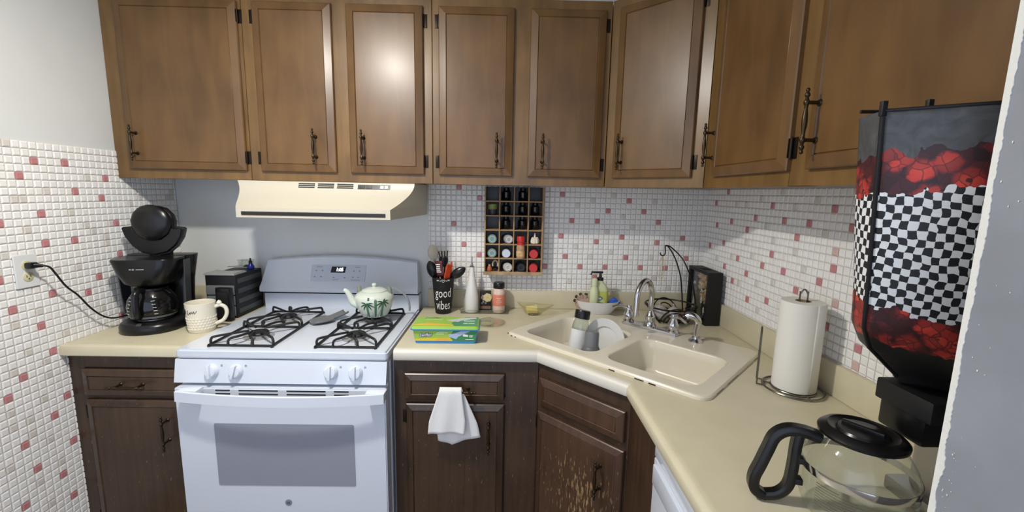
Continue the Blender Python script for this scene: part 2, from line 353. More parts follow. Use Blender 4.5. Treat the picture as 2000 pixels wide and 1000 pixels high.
# diagonal corner cabinet: local frame at (2.0537,-.305), x along the diagonal face
DW = .2922 * math.sqrt(2)
cs = math.sqrt(.5)
def todiag(x, y, ox=2.0537, oy=-.305): dx, dy = x - ox, y - oy; return ((dx - dy) * cs, (dx + dy) * cs)
shp = [todiag(*p) for p in ((2.068, -.294), (2.346 - .011, -.583), (2.346, -.5972), (XR - .001, -.5972), (XR - .001, -.001), (2.0547, -.001), (2.0547, -.305))]
upper('brown diagonal corner wall cabinet with a shiny single door above the sink', (2.0537, -.305, 0), -PI / 4, DW, [(.042, .368, .082, 1)], [(.001, .06), (.35, DW - .001)], shape=[(x, max(y, .012)) for x, y in shp])
upper('brown wall cabinet on the right wall next to the shiny diagonal cabinet', (XR, -.5972, 0), -PI / 2, .4678, [(.078, .502 - .03, .086, 1)], [(.001, .09), (.455, .467)])
upper('brown wall cabinet on the right wall behind the checkered bag', (XR, -1.065, 0), -PI / 2, .515, [(.07, .50, .105, None)], [(.001, .085), (.48, .514)])

# base cabinets
def drawer_and_door(t, x0, x1, y, wm, wd, hx, dz=((.713, .818), (.145, .697)), hdl=True, hinge=-1, dhx=None):
    panel_front(t, 'drawer', x0, dz[0][0], x1 - x0, dz[0][1] - dz[0][0], y, wm, ((x0 + x1) / 2 if dhx is None else dhx, .762) if hdl else None, None, .024, horiz=True)
    panel_front(t, 'door', x0 + .004, dz[1][0], x1 - x0 - .004, dz[1][1] - dz[1][0], y, wd, (hx, .58), hinge, .024)
FY = -.603
def base(name, label, x0, x1, bx=None):
    t = thing(name, label, 'cabinet', (x0, 0, 0), 0, 'dark brown base cabinets'); w_ = x1 - x0
    MB().box(0, bx or w_, FY + .018, -.003, .10, .874).build('body', WL, t)
    MB().box(.01, (bx or w_) - .01, FY + .07, -.003, .0, .10).build('toe_kick', WDK, t)
    m = MB(); m.box(0, .06, FY, FY + .018, .10, .874); m.box((bx or w_ - .06 + .015) - .015, w_, FY, FY + .018, .10, .874)
    for a, b in ((.82, .874), (.69, .72), (.10, .155)): m.box(.06, w_ - .06, FY + .0004, FY + .018, a, b)
    m.build('face_frame', WL, t); return t
t = base('base_cabinet', 'dark brown base cabinet left of the white stove', .002, .445)
drawer_and_door(t, .057, .43, FY, WL, WL, .362)
t = base('base_cabinet', 'dark brown base cabinet with the towel on its drawer, right of the stove', 1.222, 1.770, .440)
drawer_and_door(t, 1.264 - 1.222, 1.642 - 1.222, FY, WL, WL, 1.584 - 1.222, dhx=1.465 - 1.222)
# diagonal sink base: face from (1.772,-.603) to (2.049,-.880)
t = thing('sink_base_cabinet', 'worn dark brown diagonal cabinet under the sink with scratched door', 'cabinet', (1.772, -.603, 0), -PI / 4)
DL = .277 * math.sqrt(2)
td = lambda x, y: todiag(x, y, 1.772, -.603)
pp = [td(*p) for p in ((1.772, -.59), (2.062, -.88), (2.062, -1.095), (2.60, -1.095), (2.60, -.05), (1.772, -.05))]
m = MB()
hollow = [td(*p) for p in ((1.772, -.603), (2.049, -.88), (2.049, -1.095), (2.066, -1.095), (2.066, -.873), (1.779, -.586), (1.772, -.586))]
m.prism(hollow, .10, .874); m.build('body', WL, t)
MB().prism([td(*p) for p in ((1.83, -.58), (2.10, -.86), (2.10, -1.09), (2.12, -1.09), (2.12, -.85), (1.85, -.57))], 0, .10).build('toe_kick', WDK, t)
m = MB(); m.box(.005, .05, -.002, .006, .10, .874); m.box(DL - .05, DL - .003, -.002, .006, .10, .874); m.box(.05, DL - .05, -.0016, .006, .82, .874); m.build('face_frame', WL, t)
panel_front(t, 'drawer', .016, .707, DL - .032, .108, -.002, WLW, None, None, .026)
panel_front(t, 'door', .012, .145, DL - .024, .535, -.002, WLW, (.30, .553), -1, .024)
m = MB(); m.box(DL - .003, DL + .02, .003, .02, .10, .86)
# dishwasher under the right counter
t = thing('dishwasher', 'white dishwasher under the right countertop', 'dishwasher', (0, 0, 0))
MB().box(2.075, 2.62, -1.585, -1.102, .02, .868).build('body', LGREY, t)
MB().box(2.045, 2.075, -1.584, -1.102, .815, .866, .004).build('control_panel', WHITE, t)
MB().box(2.045, 2.075, -1.584, -1.102, .10, .812, .004).build('door', WHITE, t)
m = MB(); m.box(2.038, 2.046, -1.57, -1.115, .745, .800, .003); m.build('door_handle', WHITE, t)

# ------------------------------------------------------------------ countertops
ZTOP = .914
t = thing('countertop', 'cream laminate countertop left of the stove', 'countertop')
def edge_profile_y(m, x0, x1, y):    # rolled front edge facing -y
    pr = [(y + .030, ZTOP), (y + .012, ZTOP + .001), (y + .004, ZTOP - .003), (y, ZTOP - .012), (y, ZTOP - .036), (y + .004, ZTOP - .040), (y + .030, ZTOP - .040)]
    m.rings([[Vector((x, a, b)) for a, b in pr] for x in (x0, x1)])
m = MB(); m.box(.0025, .446, -.605, -.002, .8745, ZTOP); m.build('worktop', LAM, t)
m = MB(); edge_profile_y(m, .0025, .446, -.632); m.build('front_edge', LAM, t)
MB().box(.0025, .446, -.022, -.002, ZTOP, 1.007, .004).build('backsplash', LAM, t)
t = thing('countertop', 'cream laminate corner countertop that holds the double sink', 'countertop')
outer = [(1.226, -.615), (1.767, -.615), (2.037, -.885), (2.037, -1.592), (XR - .003, -1.592), (XR - .003, -.002), (1.226, -.002)]
SC = Vector((2.126, -.52)); SU, SV = Vector((cs, -cs)), Vector((cs, cs))
def sk(u, v): p = SC + SU * u + SV * v; return (p.x, p.y)
hole = [sk(*p) for p in ((-.375, -.24), (.375, -.24), (.375, .215), (-.375, .215))]
def plate_with_hole(m, outer, hole, z0, z1):
    t_ = bmesh.new(); A = [t_.verts.new((*p, z1)) for p in outer]; Bv = [t_.verts.new((*p, z1)) for p in hole]
    ed = [t_.edges.new((A[i], A[(i + 1) % len(A)])) for i in range(len(A))] + [t_.edges.new((Bv[i], Bv[(i + 1) % len(Bv)])) for i in range(len(Bv))]
    bmesh.ops.triangle_fill(t_, edges=ed, use_beauty=True)
    r = bmesh.ops.extrude_face_region(t_, geom=t_.faces[:])
    for v in [g for g in r['geom'] if isinstance(g, bmesh.types.BMVert)]: v.co.z = z0
    m.merge(t_)
m = MB(); plate_with_hole(m, outer, hole, .8745, ZTOP); m.build('worktop', LAM, t, ang=20)
def edge_sweep(pts, nrm, material, name, z=ZTOP):
    pr = [(-.014, .0002), (-.002, .0006), (.006, -.003), (.011, -.009), (.0125, -.013), (.0125, -.036), (.010, -.0398), (-.014, -.0398)]
    m = MB(); m.rings([[Vector((p[0] + n[0] * a, p[1] + n[1] * a, z + b)) for a, b in pr] for p, n in zip(pts, nrm)]); m.build(name, material, t)
k8 = math.tan(PI / 8)
edge_sweep([(1.226, -.615), (1.767, -.615)], [(0, -1), (-k8, -1)], LAME, 'front_edge')
edge_sweep([(1.767, -.615), (2.037, -.885)], [(-k8, -1), (-1, -k8)], LAME, 'front_edge')
edge_sweep([(2.037, -.885), (2.037, -1.592)], [(-1, -k8), (-1, 0)], LAM, 'front_edge')
m = MB(); m.box(1.245, XR - .003, -.022, -.002, ZTOP, 1.008, .005); m.build('backsplash', LAM, t)
m = MB(); m.box(XR - .023, XR - .003, -1.592, -.022, ZTOP, 1.014, .006); m.build('backsplash', LAM, t)

# ------------------------------------------------------------------ range hood
t = thing('range_hood', 'cream range hood under the cabinet above the stove', 'range hood', (0, 0, 0))
def hood_ring(z, yf, xl, xr, xlb, xrb): return [Vector(p) for p in ((xl, yf, z), (xr, yf, z), (xrb, -.004, z), (xlb, -.004, z))]
R = [hood_ring(1.384, -.455, .592, 1.178, .50, 1.236), hood_ring(1.386, -.47, .586, 1.184, .495, 1.240), hood_ring(1.4245, -.47, .586, 1.184, .495, 1.240)]
for k in range(1, 9):
    s = k / 8; R.append(hood_ring(1.4245 + .1055 * s, -.47 + .138 * math.sin(s * PI / 2) ** .8, .586 - .070 * s ** .6 if k else 0, 1.184 + .067 * math.sin(s * PI / 2), .495, 1.243))
m = MB(); m.rings(R); m.build('body', CREAM, t, ang=25)
MB().box(.607, 1.165, -.4728, -.468, 1.3955, 1.4095, .001).build('lip_strip', mat('hood_strip', (38, 36, 34), .35), t)
def hood_front(x, z):
    s = min(1, max(0, (z - 1.4245) / .1055)); return Vector((x, -.47 + .138 * math.sin(s * PI / 2) ** .8, z))
for g in range(3):
    for k in range(3):
        x0 = .770 + g * .080; z0 = 1.5195 - k * .0072
        P = [hood_front(x0, z0), hood_front(x0 + .067, z0), hood_front(x0 + .067, z0 + .0042), hood_front(x0, z0 + .0042)]
        m = MB(); m.rings([[p + Vector((0, -.0022, 0)) for p in P], [p + Vector((0, .003, 0)) for p in P]]); m.build('vent_slot', BLACKM, t)
P = [hood_front(1.016, 1.503), hood_front(1.150, 1.503), hood_front(1.150, 1.522), hood_front(1.016, 1.522)]
m = MB(); m.rings([[p + Vector((0, -.002, 0)) for p in P], [p + Vector((0, .003, 0)) for p in P]]); sw = m.build('switch_plate', mat('switch_plate', (40, 40, 40), .35), t)
for x0, x1, c_ in ((1.022, 1.045, BLACKP), (1.050, 1.074, BLACKP), (1.110, 1.124, WHITE2), (1.128, 1.142, WHITE2)):
    P = [hood_front(x0, 1.507), hood_front(x1, 1.507), hood_front(x1, 1.518), hood_front(x0, 1.518)]
    m = MB(); m.rings([[p + Vector((0, -.005, 0)) for p in P], [p + Vector((0, .002, 0)) for p in P]]); m.build('rocker_switch', c_, sw)

# ------------------------------------------------------------------ gas range
t = thing('gas_stove', 'white freestanding gas stove with teapot on its rear burner', 'stove', (0, 0, 0))
SX0, SX1 = .4495, 1.2135
m = MB(); m.box(SX0 + .004, SX1 - .004, -.645, -.012, .03, .884); m.build('body', WHITE, t)
# side panel ribs seen on the right
m = MB(); m.box(SX1 - .004, SX1 - .001, -.62, -.60, .05, .87, .001); m.box(SX1 - .004, SX1 - .001, -.57, -.555, .05, .87, .001); m.build('side_rib', WHITE, t)
m = MB(); m.prism(rrect(SX0, SX1, -.662, -.075, .012), .884, .9195, .007); m.build('cooktop', WHITE, t)
m = MB()
for x0, x1 in ((.535, .80), (.90, 1.165)): m.prism(rrect(x0, x1, -.62, -.16, .05), .9192, .9202)
m.build('burner_well', mat('enamel_well', (206, 212, 222), .22, coat=.3), t)
m = MB(); m.rings([[Vector(p) for p in ((SX0 - .002, -.66, .8815), (SX1 - .002, -.66, .8815), (SX1 - .002, -.63, .8815), (SX0 - .002, -.63, .8815))], [Vector(p) for p in ((SX0 - .004, -.674, .798), (SX1 - .004, -.674, .798), (SX1 - .004, -.63, .798), (SX0 - .004, -.63, .798))]])
m.build('control_panel', WHITE, t)
def knob(x, rot):
    m = MB(); m.lathe([(.0255, 0), (.0255, .006), (.023, .012), (.019, .017), (.0, .019)], n=28)
    m.box(-.0055, .0055, -.0245, .0245, .006, .027, .003)
    o = m.build('knob', WHITE, t); o.rotation_euler = (PI / 2 - .165, 0, 0)
    o.location = (x, -.6665, .8415); o.rotation_euler.rotate_axis('Z', rot)
    m = MB()
    for a, b in ((0, 0), (.004, 0), (0, .004), (.004, .004)): z_ = .858 + b; m.box(x + .031 + a, x + .0335 + a, -.6612 - (.8815 - z_) * .1677, -.6600 - (.8815 - z_) * .1677, z_, z_ + .0025)
    m.build('burner_icon', LGREY, t)
    return o
for x, r_ in ((.581, .12), (.668, -.2), (1.010, 0), (1.099, 0)): knob(x, r_)
# backguard
m = MB(); m.box(SX0 + .004, SX1 - .002, -.084, -.012, .915, .990, .003); m.build('riser', WHITE, t)
MB().box(SX0 + .004, SX1 - .004, -.086, -.02, .990, 1.001).build('vent_gap', BLACKM, t)
def bg(u, s):   # u across 0..1, s: 0 bottom front, 1 top front
    x = SX0 + .002 + (SX1 - SX0 - .004) * u + (.012 * (1 - 2 * u) if s > .6 else 0) * (s - .6) / .4
    arch = .026 * (1 - (2 * u - 1) ** 2)
    prof = [(-.088, .999), (-.114, 1.003), (-.120, 1.011), (-.117, 1.026), (-.104, 1.042), (-.062, 1.128), (-.056, 1.144), (-.048, 1.149), (-.014, 1.149), (-.014, .998)]
    return x, arch, prof
def bg_ring(u):
    out = []
    _, arch, prof = bg(u, 0)
    for i, (y, z) in enumerate(prof):
        f = max(0, (z - 1.03) / .119); x = SX0 + .001 + (SX1 - SX0 - .002) * u + .014 * (1 - 2 * u) * f * (1 if abs(2 * u - 1) > .9 else 1)
        out.append(Vector((x, y, z + arch * f)))
    return out
m = MB(); m.rings([bg_ring(i / 24) for i in range(25)]); m.build('backguard', WHITE, t, ang=30)
def bgp(x, z, d=.0012):   # point on the sloped control face
    f = (z - 1.042) / .086; u = (x - SX0) / (SX1 - SX0); return Vector((x, -.104 + .042 * f - d - .0012, z + .026 * (1 - (2 * u - 1) ** 2) * (z - 1.03) / .119))
def bgq(x0, x1, z0, z1, name, material, d=.0012, sl=0, par=None):
    m = MB(); P = [bgp(x0, z0, d), bgp(x1, z0, d), bgp(x1 + sl, z1, d), bgp(x0 + sl, z1, d)]; m.rings([P, [p + Vector((0, .004, 0)) for p in P]]); return m.build(name, material, par or t)
cp = bgq(.688, .952, 1.052, 1.116, 'touch_panel', mat('touch_panel', (196, 204, 218), .3))
bgq(.782, .852, 1.085, 1.108, 'display', mat('display_black', (8, 9, 22), .2), .002, .004, cp)
textmesh('clock_digits', '1:05', .021, mat('digits', (235, 240, 255), .4, emit=(225, 232, 255), es=2.5), lambda a, b, c: bgp(.826 + a, 1.0965 + b * .9, .0026), cp, off=.0004)
for (x, z) in ((.712, 1.092), (.742, 1.092), (.707, 1.068), (.738, 1.068), (.800, 1.066), (.852, 1.066), (.895, 1.092), (.922, 1.092), (.893, 1.068), (.918, 1.068)):
    m = MB(); c_ = bgp(x, z, .0016); m.cyl(c_ + Vector((0, .002, 0)), c_, .0042, n=10); m.build('button', LGREY, cp)
for x, z, ln in ((.725, 1.106, .03), (.912, 1.106, .026), (.81, 1.057, .03), (.905, 1.057, .045)): bgq(x - ln / 2, x + ln / 2, z, z + .002, 'print_line', LGREY, .0015, 0, cp)
# oven door
od = MB().prism(rrect(SX0 + .006, SX1 - .002, .17, .786, .008), -.69, -.648, .004, Matrix(((1, 0, 0, 0), (0, 0, 1, 0), (0, 1, 0, 0), (0, 0, 0, 1)))).build('oven_door', WHITE, t)
XZ = Matrix(((1, 0, 0, 0), (0, 0, 1, 0), (0, 1, 0, 0), (0, 0, 0, 1)))
MB().prism(rrect(.588, 1.094, .404, .651, .006), -.6915, -.685, 0, XZ).build('oven_window', mat('oven_glass', (146, 151, 164), .14, spec=.5), od)
for a, b in ((.603, .655), (.686, .826), (.857, .997), (1.027, 1.080)):
    for z in (.7655, .7785): MB().box(a, b, -.6915, -.686, z - .0022, z + .0022, .001).build('vent_slot', BLACKM, od)
m = MB(); n_ = 20; R = []
for i in range(n_ + 1):
    u = i / n_; x = .490 + .728 * u; bow = 1 - (2 * u - 1) ** 2; y = -.735 - .022 * bow
    R.append([Vector((x, y, .756 - .006 * bow)), Vector((x, y + .002, .791 - .006 * bow)), Vector((x, y + .010, .792 - .006 * bow)), Vector((x, y + .011, .758 - .006 * bow))])
m.rings(R)
for x0, x1 in ((.490, .56), (1.150, 1.218)): m.box(x0, x1, -.727, -.688, .760, .791, .003)
m.build('oven_handle', WHITE, od)
m = MB(); m.lathe([(.0125, 0), (.0125, .002), (.011, .0025), (.0, .0025)], n=24, M=Matrix.Translation((.84, -.690, .335)) @ Matrix.Rotation(PI / 2, 4, 'X')); bd = m.build('badge', mat('badge_grey', (128, 138, 150), .4), od)
textmesh('badge_monogram', 'GE', .011, WHITEPRINT, lambda a, b, c: Vector((.84 + a, -.6928, .335 + b)), bd)
MB().box(SX0 + .006, SX1 - .004, -.685, -.645, .03, .165, .004).build('drawer', WHITE, t)
# burners and grates
for bx in (.668, 1.052):
    for by in (-.515, -.285):
        m = MB(); m.lathe([(.055, .9195), (.055, .9225), (.05, .924), (.034, .922), (.033, .930), (.031, .933), (.0, .933)], (bx, by, 0), 28); b_ = m.build('burner', LGREY, t)
        m = MB(); m.lathe([(.036, .933), (.037, .937), (.034, .9405), (.0, .9415)], (bx, by, 0), 28); m.build('burner_cap', BLACKI, b_)
def grate(x0, x1):
    m = MB(); y0, y1 = -.632, -.185; zb, zt = .926, .952; r = .0048
    cx = (x0 + x1) / 2; ym = (y0 + y1) / 2
    m.tube([(x0, y0, zb), (x1, y0, zb), (x1, y1, zb), (x0, y1, zb)], r, 8, True)
    for cy, a, b in ((-.515, y0, ym), (-.285, ym, y1)):
        for sx, xe in ((-1, x0), (1, x1)):
            for yy in (a + .012, b - .012):
                m.tube(sm([(xe, yy, zb), (xe + sx * -.002, yy, zt - .006), (xe - sx * .016, yy + (cy - yy) * .12, zt), (cx + sx * .022, cy + (yy - cy) * .22, zt - .001)], 5), r, 8)
        for yy in (a, b):
            s_ = 1 if yy < cy else -1
            m.tube(sm([(cx - .045, yy, zb), (cx - .042, yy + s_ * .004, zt - .004), (cx - .02, yy + s_ * .03, zt), (cx, cy - s_ * .03, zt - .002), (cx + .02, yy + s_ * .03, zt), (cx + .042, yy + s_ * .004, zt - .004), (cx + .045, yy, zb)], 4), r, 8)
    m.tube([(x0, ym, zb), (x1, ym, zb)], r, 8)
    for x in (x0, x1):
        for y in (y0, y1): m.cyl((x, y, .9195), (x, y, zb), .006, n=10)
    m.build('grate', BLACKI, t)
grate(.553, .783); grate(.942, 1.162)

# ------------------------------------------------------------------ sink, faucet, sprayer
t = thing('kitchen_sink', 'cream enamel double-bowl drop-in sink set diagonally in the corner', 'sink', (SC.x, SC.y, ZTOP), -PI / 4)
# local frame: x along the front (u), y toward the corner (v)
def bowl(u0, u1, v0, v1, dep, name):
    m = MB(); R = []
    for ins, z, r in ((0, .014, .055), (.004, .008, .055), (.010, -.02, .055), (.018, -.10, .055), (.026, -dep + .03, .06), (.045, -dep + .008, .06), (.075, -dep, .05)):
        R.append([Vector((x, y, z)) for x, y in rrect(u0 + ins, u1 - ins, v0 + ins, v1 - ins, r, 6)])
    m.rings(R, cap0=False); b_ = m.build(name, SINKM, t, recalc=True, solid=.003)
    m = MB(); m.lathe([(.045, -dep + .001), (.043, -dep + .004), (.03, -dep + .002), (.0, -dep + .001)], ((u0 + u1) / 2, (v0 + v1) / 2, 0), 24); m.build('drain', STEEL, b_)
B1 = (-.365, -.012, -.228, .105); B2 = (.028, .365, -.228, .095)
bowl(*B1, .140, 'bowl'); bowl(*B2, .140, 'bowl')
m = MB(); tb = bmesh.new()
ol = rrect(-.402, .402, -.265, .265, .030, 6)
loops = [ol, rrect(*B1, .055, 6), rrect(*B2, .055, 6)]
ed = []
for lp in loops:
    V = [tb.verts.new((x, y, .014)) for x, y in lp]; ed += [tb.edges.new((V[i], V[(i + 1) % len(V)])) for i in range(len(V))]
bmesh.ops.triangle_fill(tb, edges=ed, use_beauty=True); m.merge(tb)
R = [[Vector((x, y, z)) for x, y in rrect(-.402 - e, .402 + e, -.265 - e, .265 + e, .030 + e, 6)] for e, z in ((0, .014), (.006, .0125), (.010, .008), (.011, .0005))]
m.rings(R, cap0=False, cap1=False); m.build('rim', SINKM, t, ang=30)
CHIP = mat('rust_chip', (44, 34, 24), .9)
for u, v, a, b in ((-.405, -.262, .003, .0012), (-.372, -.2755, .005, .0008), (-.350, -.2755, .003, .001), (.10, -.2755, .012, .0006), (.20, -.2755, .016, .0008), (.245, -.2757, .012, .0016), (.4118, .20, .001, .02), (.412, -.05, .0008, .05), (.412, -.17, .0008, .03), (.404, .262, .004, .003)):
    m = MB(); m.box(u - a, u + a, v - b, v + b, .0004, .0040, .0002, 1); m.build('chip', CHIP, t)
t = thing('kitchen_faucet', 'chrome two-handle gooseneck faucet on the sink deck', 'faucet', (*sk(-.005, .205), ZTOP + .014), -PI / 4)
m = MB(); m.prism(rrect(-.128, .128, -.024, .024, .012), 0, .013, .004); m.build('base_plate', CHROME, t)
m = MB(); m.lathe([(.026, .012), (.026, .018), (.021, .024), (.019, .045), (.022, .052), (.023, .06), (.018, .066), (.014, .078), (.012, .082)], n=24); m.build('spout_base', CHROME, t)
m = MB(); pts = [(0, 0, .07), (0, 0, .13)] + [(0, -.066 + .066 * math.cos(a), .148 + .075 * math.sin(a)) for a in [PI * i / 12 for i in range(13)]] + [(0, -.133, .10)]
m.tube(sm(pts, 3), .0115, 14); m.cyl((0, -.133, .10), (0, -.133, .085), .0135, n=16); sp = m.build('spout', CHROME, t)
for s_ in (-1, 1):
    m = MB(); m.lathe([(.023, .012), (.024, .018), (.019, .024), (.024, .036), (.0235, .046), (.017, .058), (.013, .068), (.011, .074), (.0125, .08), (.010, .087), (.0, .090)], (s_ * .102, 0, 0), 24); h_ = m.build('handle_base', CHROME, t)
    m = MB(); q = [(0, .074), (.016, .080), (.034, .083), (.052, .076), (.066, .070)]
    m.tube(sm([(s_ * (.102 + a), -.006 - .35 * a, z) for a, z in q], 4), [.006 - .00005 * k for k in range(17)], 10, flat=1.2); m.build('lever', CHROME, h_)
t = thing('side_sprayer', 'chrome side sprayer standing right of the faucet', 'sprayer', (*sk(.197, .192), ZTOP + .014), -PI / 4)
m = MB(); m.lathe([(.027, 0), (.027, .004), (.022, .010), (.015, .014), (.014, .02), (.0, .02)], n=24); m.build('escutcheon', CHROME, t)
m = MB(); m.tube(sm([(0, 0, .015), (0, .002, .05), (.004, .002, .078), (-.004, -.004, .098), (-.022, -.012, .106), (-.036, -.017, .100)], 5), [.0095 + .0045 * min(1, k / 12) for k in range(26)], 14); sp = m.build('spray_head', CHROME, t)
m = MB(); m.cyl((-.034, -.016, .101), (-.046, -.021, .094), .014, .0125, n=16); m.build('nozzle', BLACKP, sp)

# things in the left bowl
def skw(u, v, z): x, y = sk(u, v); return (x, y, z)
ZSB = ZTOP - .140
t = thing('dinner_plate', 'white dinner plate propped upright in the left sink bowl', 'plate', skw(-.112, .026, ZSB + .118), 0)
m = MB(); m.lathe([(0, -.006), (.056, -.006), (.062, -.001), (.066, .004), (.091, .010), (.093, .012), (.0915, .0135), (.066, .0075), (.060, .0065), (.056, -.002), (.0, -.003)], n=48); o = m.build('plate', CERW, t)
o.rotation_euler = (math.radians(80), 0, math.radians(-40))
m = MB(); m.lathe([(.0565, .0022), (.0575, .003), (.0585, .0035), (.0575, .0042)], n=48); r_ = m.build('rim_line', CERW, t); r_.rotation_euler = o.rotation_euler
t = thing('shaker_bottle', 'white and clear plastic bottle with black cap leaning in the left sink bowl', 'bottle', skw(-.190, -.085, ZSB + .008), 0)
t.rotation_euler = (math.radians(-9), math.radians(9), 0)
MB().lathe([(0, 0), (.034, 0), (.037, .004), (.0375, .05), (.036, .12), (.0355, .160), (.0, .161)], n=32).build('body', WHITE2, t)
MB().lathe([(.0352, .160), (.034, .18), (.030, .198), (.027, .210), (.0255, .210), (.0285, .197), (.0325, .179), (.034, .161)], n=32).build('clear_neck', GLASS, t)
MB().lathe([(.0, .207), (.031, .207), (.032, .210), (.032, .238), (.030, .242), (.0, .243)], n=32).build('cap', BLACKP, t)
t = thing('grey_bottle', 'short grey bottle with rounded cap standing in front of the plate', 'bottle', skw(-.092, -.118, ZSB + .006), 0)
t.rotation_euler = (math.radians(-5), math.radians(3), 0)
MB().lathe([(0, 0), (.034, 0), (.037, .004), (.037, .108), (.033, .121), (.030, .125), (.0, .126)], n=32).build('body', GREY, t)
MB().lathe([(.0, .125), (.0305, .125), (.0305, .129), (.0285, .132), (.028, .178), (.025, .185), (.0, .186)], n=32).build('cap', mat('grey_cap', (112, 114, 118), .3), t)

# ------------------------------------------------------------------ left counter
t = thing('coffee_maker', 'black drip coffee maker with its lid raised, on the left counter', 'coffee maker', (.175, -.385, ZTOP), math.radians(9))
m = MB(); bs = [(.112 * math.cos(a) * (1 if math.sin(a) > -.2 else 1), -.005 + (.132 if math.sin(a) < 0 else .112) * math.copysign(abs(math.sin(a)) ** .75, math.sin(a))) for a in [2 * PI * i / 36 for i in range(36)]]
m.rings([[Vector((x * k, y * k, z)) for x, y in bs] for k, z in ((.97, 0), (1, .006), (1, .024), (.96, .036), (.86, .044))]); b_ = m.build('base', BLACKP, t)
m = MB(); m.lathe([(.011, 0), (.011, .004), (.008, .006), (0, .006)], n=18, M=Matrix.Translation((0, -.121, .036)) @ Matrix.Rotation(math.radians(40), 4, 'X')); m.build('power_switch', DGREY, b_)
MB().lathe([(.062, .043), (.062, .048), (0, .048)], (0, -.02, 0), 28).build('hot_plate', STEEL, b_)
m = MB(); R = []
for z, wd, f, b2 in ((.036, .098, .030, .108), (.12, .100, .036, .108), (.19, .106, .040, .108), (.245, .116, .040, .108), (.298, .126, .038, .108)):
    R.append([Vector((x, y, z)) for x, y in rrect(-wd, wd, f, b2, .022, 4)])
m.rings(R); m.build('water_tank', BLACKP, t)
m = MB(); R = []
for z, wd, f in ((.186, .066, -.075), (.196, .080, -.085), (.24, .098, -.093), (.290, .112, -.098), (.296, .110, -.096)):
    R.append([Vector((x, y, z)) for x, y in rrect(-wd, wd, f, .06, .045, 5)])
m.rings(R); bk = m.build('filter_housing', BLACKP, t)
for a, b, c_ in ((-.030, -.022, .0022), (-.019, -.012, .0030), (-.006, .022, .0018)): MB().box(a, b, -.0955, -.088, .258 - c_, .258 + c_, .0005, 1).build('logo_mark', mat('silver_print', (176, 178, 180), .3, .5), bk)
for s_ in (-1, 1):
    m = MB(); m.rings([[Vector((s_ * (.112 + .010 * k + .004 * j), .035 - .05 * j, .06 + .225 * k)) for j in (0, 1)] + [Vector((s_ * (.108 + .010 * k + .004 * j), .035 - .05 * j, .06 + .225 * k)) for j in (1, 0)] for k in (0, .5, 1)]); m.build('side_trim', DGREY, t)
cf = MB().lathe([(0, .05), (.066, .05), (.075, .056), (.083, .075), (.085, .10), (.079, .130), (.064, .156), (.054, .168), (0, .169)], (0, -.025, 0), 36).build('carafe', DGLASS, t)
MB().lathe([(.056, .167), (.056, .174), (.03, .180), (0, .181)], (0, -.025, 0), 28).build('carafe_lid', BLACKP, cf)
MB().lathe([(.0765, .0565), (.0780, .0585), (.0790, .0645), (.0795, .0655), (.0755, .066)], (0, -.025, 0), 36).build('carafe_band', mat('band_grey', (150, 150, 150), .35, .6), cf)
m = MB(); m.tube(sm([(0, -.080, .172), (0, -.106, .174), (0, -.124, .160), (0, -.128, .12), (0, -.125, .08), (0, -.112, .066)], 5), .0095, 10, flat=1.3); m.build('carafe_handle', BLACKP, cf)
for s_ in (-1, 1):
    for k in range(6):
        z = .078 + .013 * k; a = -PI / 2 + s_ * (.62 + (.10 if k > 4 else .0) - .02 * k); r_ = .0857 if z < .105 else .0852 - (z - .105) * .28
        c0 = Vector((r_ * math.cos(a), -.025 + r_ * math.sin(a), z)); tg = Vector((-math.sin(a), math.cos(a), 0))
        MB().tube([c0 - tg * .006, c0 + tg * .006], .0009, 6).build('scale_mark', WHITEPRINT, cf)
ld = thing  # lid: raised bowler-shaped cover, hinged at the back
hat = [(-.118, .118), (-.108, .082), (-.085, .045), (-.05, .015), (0, .002), (.05, .015), (.085, .045), (.108, .082), (.118, .118), (.112, .124), (.080, .128), (.082, .150), (.074, .178), (.052, .203), (.02, .213), (-.02, .213), (-.052, .203), (-.074, .178), (-.082, .150), (-.080, .128), (-.112, .124)]
m = MB(); m.prism([(x, z - .01) for x, z in hat], 0, .034, .010, Matrix(((1, 0, 0, 0), (0, 0, -1, .052), (0, 1, 0, .302), (0, 0, 0, 1))), 3); lid = m.build('lid', BLACKP, t)
MB().lathe([(0, -.075), (.030, -.070), (.058, -.048), (.073, -.015), (.075, .012), (.062, .044), (.036, .067), (.012, .075), (0, .0755)], (0, .018, .302 + .132), 32, sy=.36).build('lid_dome', BLACKP, lid)
MB().box(-.04, .04, .05, .075, .296, .314, .004).build('lid_hinge', BLACKM, t)
# power cord and outlet
ot = thing('wall_outlet', 'white duplex wall outlet plate on the tiled left wall', 'outlet', (.006, -.700, 1.205))
m = MB(); m.prism(rrect(-.036, .036, -.057, .057, .004), 0, .006, .002, Matrix(((0, 0, 1, 0), (1, 0, 0, 0), (0, 1, 0, 0), (0, 0, 0, 1)))); m.build('cover_plate', WHITE2, ot)
ALM = mat('almond_plastic', (206, 200, 164), .4)
for zz in (-.0195, .0195):
    m = MB(); m.lathe([(.0165, 0), (.0165, .0075), (.015, .0085), (0, .0085)], n=24, M=Matrix.Translation((0, 0, zz)) @ Matrix.Rotation(PI / 2, 4, 'Y')); r_ = m.build('receptacle', ALM, ot)
    for yy in (-.006, .006): MB().box(.0078, .0090, yy - .001, yy + .001, zz - .002, zz + .006).build('slot', BLACKM, r_)
    MB().cyl((.0078, 0, zz - .007), (.0090, 0, zz - .007), .0022, n=10).build('slot', BLACKM, r_)
t = thing('power_cord', 'black power cord running from the wall outlet to the coffee maker', 'cord', (0, 0, 0))
